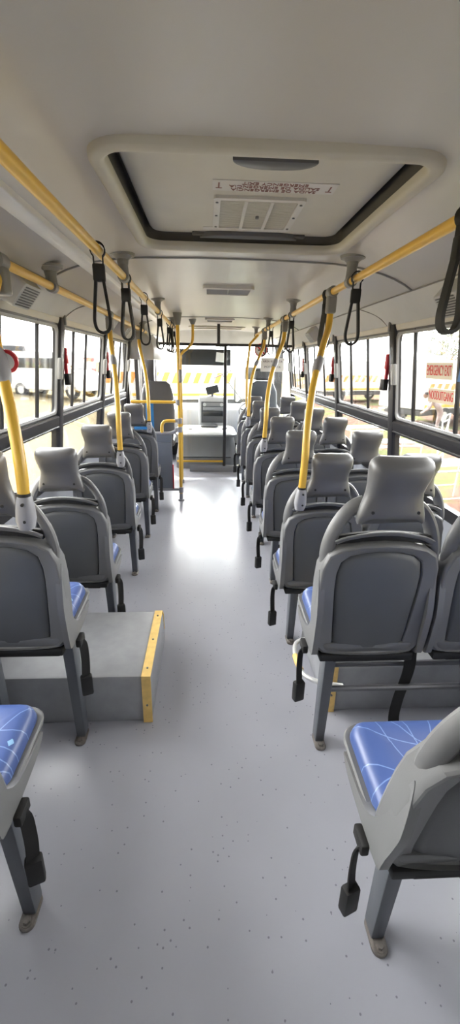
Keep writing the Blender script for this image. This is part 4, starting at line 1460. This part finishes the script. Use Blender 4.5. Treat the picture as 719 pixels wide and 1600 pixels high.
stand = [(0, 0, 0.95, 0.15, 0.11), (0, 0, 1.18, 0.15, 0.105), (0, 0, 1.38, 0.17, 0.11), (0, 0, 1.48, 0.06), (0, 0.01, 1.56, 0.05),
         (0.10, 0, 0.88, 0.09), (0.11, 0.02, 0.48, 0.062), (0.11, 0, 0.08, 0.045), (0.12, 0.14, 0.045, 0.038),
         (-0.10, 0, 0.88, 0.09), (-0.13, 0.06, 0.48, 0.062), (-0.14, 0.02, 0.08, 0.045), (-0.15, 0.16, 0.045, 0.038),
         (0.20, 0, 1.40, 0.058), (0.27, -0.02, 1.13, 0.045), (0.28, 0.06, 0.90, 0.034), (0.285, 0.09, 0.80, 0.036),
         (-0.20, 0, 1.40, 0.058), (-0.27, -0.02, 1.13, 0.045), (-0.26, 0.10, 0.92, 0.034), (-0.255, 0.13, 0.82, 0.036)]
sed = [(0, 1), (1, 2), (2, 3), (3, 4), (0, 5), (5, 6), (6, 7), (7, 8), (0, 9), (9, 10), (10, 11), (11, 12), (2, 13), (13, 14), (14, 15), (15, 16), (2, 17), (17, 18), (18, 19), (19, 20)]
skin_person('person in dark blue clothes standing on the grass near the white van', (-14.3, 32.5), 0.6, stand, sed, 'navy', (0, 0.02, 1.66))
skin_person('second person in dark blue clothes standing beside the first on the grass', (-13.6, 32.6), -0.8, stand, sed, 'navy', (0, 0.02, 1.66))
bend = [(0, 0, 0.95, 0.15, 0.12), (0, 0.14, 1.15, 0.15, 0.11), (0, 0.33, 1.30, 0.17, 0.11), (0, 0.42, 1.36, 0.06), (0, 0.48, 1.40, 0.05),
        (0.10, 0, 0.88, 0.095), (0.11, 0.03, 0.48, 0.065), (0.11, 0, 0.08, 0.045), (0.12, 0.14, 0.045, 0.038),
        (-0.10, 0, 0.88, 0.095), (-0.13, 0.06, 0.48, 0.065), (-0.14, 0.02, 0.08, 0.045), (-0.15, 0.16, 0.045, 0.038),
        (0.20, 0.33, 1.28, 0.06), (0.25, 0.40, 1.02, 0.047), (0.20, 0.56, 0.86, 0.036), (0.18, 0.64, 0.82, 0.036),
        (-0.20, 0.33, 1.28, 0.06), (-0.25, 0.42, 1.02, 0.047), (-0.18, 0.58, 0.88, 0.036), (-0.16, 0.66, 0.84, 0.036)]
skin_person('person in brown clothes bending over the steel frames outside', (8.4, 15.2), 1.2, bend, sed, 'brown', (0, 0.58, 1.47))

# steel frame tables stacked outside the double-seat side


def frame_table(label, loc, rz, L=1.6, D=0.8, H=0.75):
    t = thing('frame_table', label, 'table frame', (loc[0], loc[1], GZ), 'bare steel table frames on the dirt', rz)
    m = MB().tube([(-L / 2, -D / 2, H), (L / 2, -D / 2, H), (L / 2, D / 2, H), (-L / 2, D / 2, H)], 0.018, 8, closed=True)
    obj('top_frame', m, 'alu', t)
    for x in (-L / 2, L / 2):
        for y in (-D / 2, D / 2):
            obj('leg', MB().tube([(x, y, 0), (x, y, H)], 0.016, 8), 'alu', t)
    for y in (-D / 2, D / 2):
        obj('brace', MB().tube([(-L / 2, y, 0.25), (L / 2, y, 0.25)], 0.012, 8), 'alu', t)
    obj('slat', MB().box((0, 0, H + 0.02), (L, D * 0.3, 0.02)).box((0, D * 0.35, H + 0.02), (L, D * 0.2, 0.02)), 'whitep' if loc[1] > 4 else 'wood', t)
    return t


frame_table('bare steel table frame with white top just outside the nearest double-seat window', (4.2, 7.3), 0.2)
frame_table('bare steel table frame with brown slats farther along the bus', (4.0, 9.6), 0.1)
frame_table('steel table frame with white top beside the bus, behind the pillar', (4.6, 12.0), 0.25)
t = thing('wire_rack', 'upright wire rack with crossed bars standing on a table frame', 'wire rack', (4.25, 7.45, GZ + 0.79), rz=0.9)
m = MB().tube([(-0.32, 0, 0), (0.32, 0, 0), (0.32, 0, 0.85), (-0.32, 0, 0.85)], 0.011, 8, closed=True)
for z in (0.12, 0.45, 0.75):
    m.tube([(-0.32, 0, z), (0.32, 0, z)], 0.008, 6)
m.tube([(-0.32, 0, 0.12), (0.32, 0, 0.75)], 0.007, 6).tube([(-0.32, 0, 0.75), (0.32, 0, 0.12)], 0.007, 6)
obj('wire_frame', m, 'alu', t)

# tree beyond the trucks
t = thing('tree', 'sparse grey green tree against the bright sky, beyond the trucks', 'tree', (19.0, 34.0, GZ))
m = MB().tube(smooth_path([(0, 0, 0), (0.1, 0, 1.5), (-0.1, 0.1, 3.0)], 4), [0.16] * 9, 8)
for k in range(9):
    a = k * 2.4
    m.tube([(-0.1, 0.1, 2.2 + k * 0.1), (1.0 * math.cos(a), 1.0 * math.sin(a), 3.2 + k * 0.12), (1.9 * math.cos(a + .2), 1.9 * math.sin(a + .2), 3.6 + 0.18 * k)], [0.07, 0.04, 0.015], 6)
obj('trunk', m, 'bark', t)
m = MB()
for k in range(900):
    a, b, r = random.uniform(0, 2 * PI), random.uniform(-0.6, 1.2), random.uniform(0.6, 2.3)
    c = Vector((r * math.cos(a), r * math.sin(a), 3.9 + b * 1.1))
    R = Matrix.Rotation(random.uniform(0, 6), 3, 'X') @ Matrix.Rotation(random.uniform(0, 6), 3, 'Z')
    s = random.uniform(0.09, 0.2)
    m.add([c + R @ Vector(p) * s for p in ((-1, 0, 0), (0, -0.4, 0), (1, 0, 0), (0, 0.4, 0.1))], [(0, 1, 2, 3)])
obj('foliage', m, 'leaf', t, smooth=False)
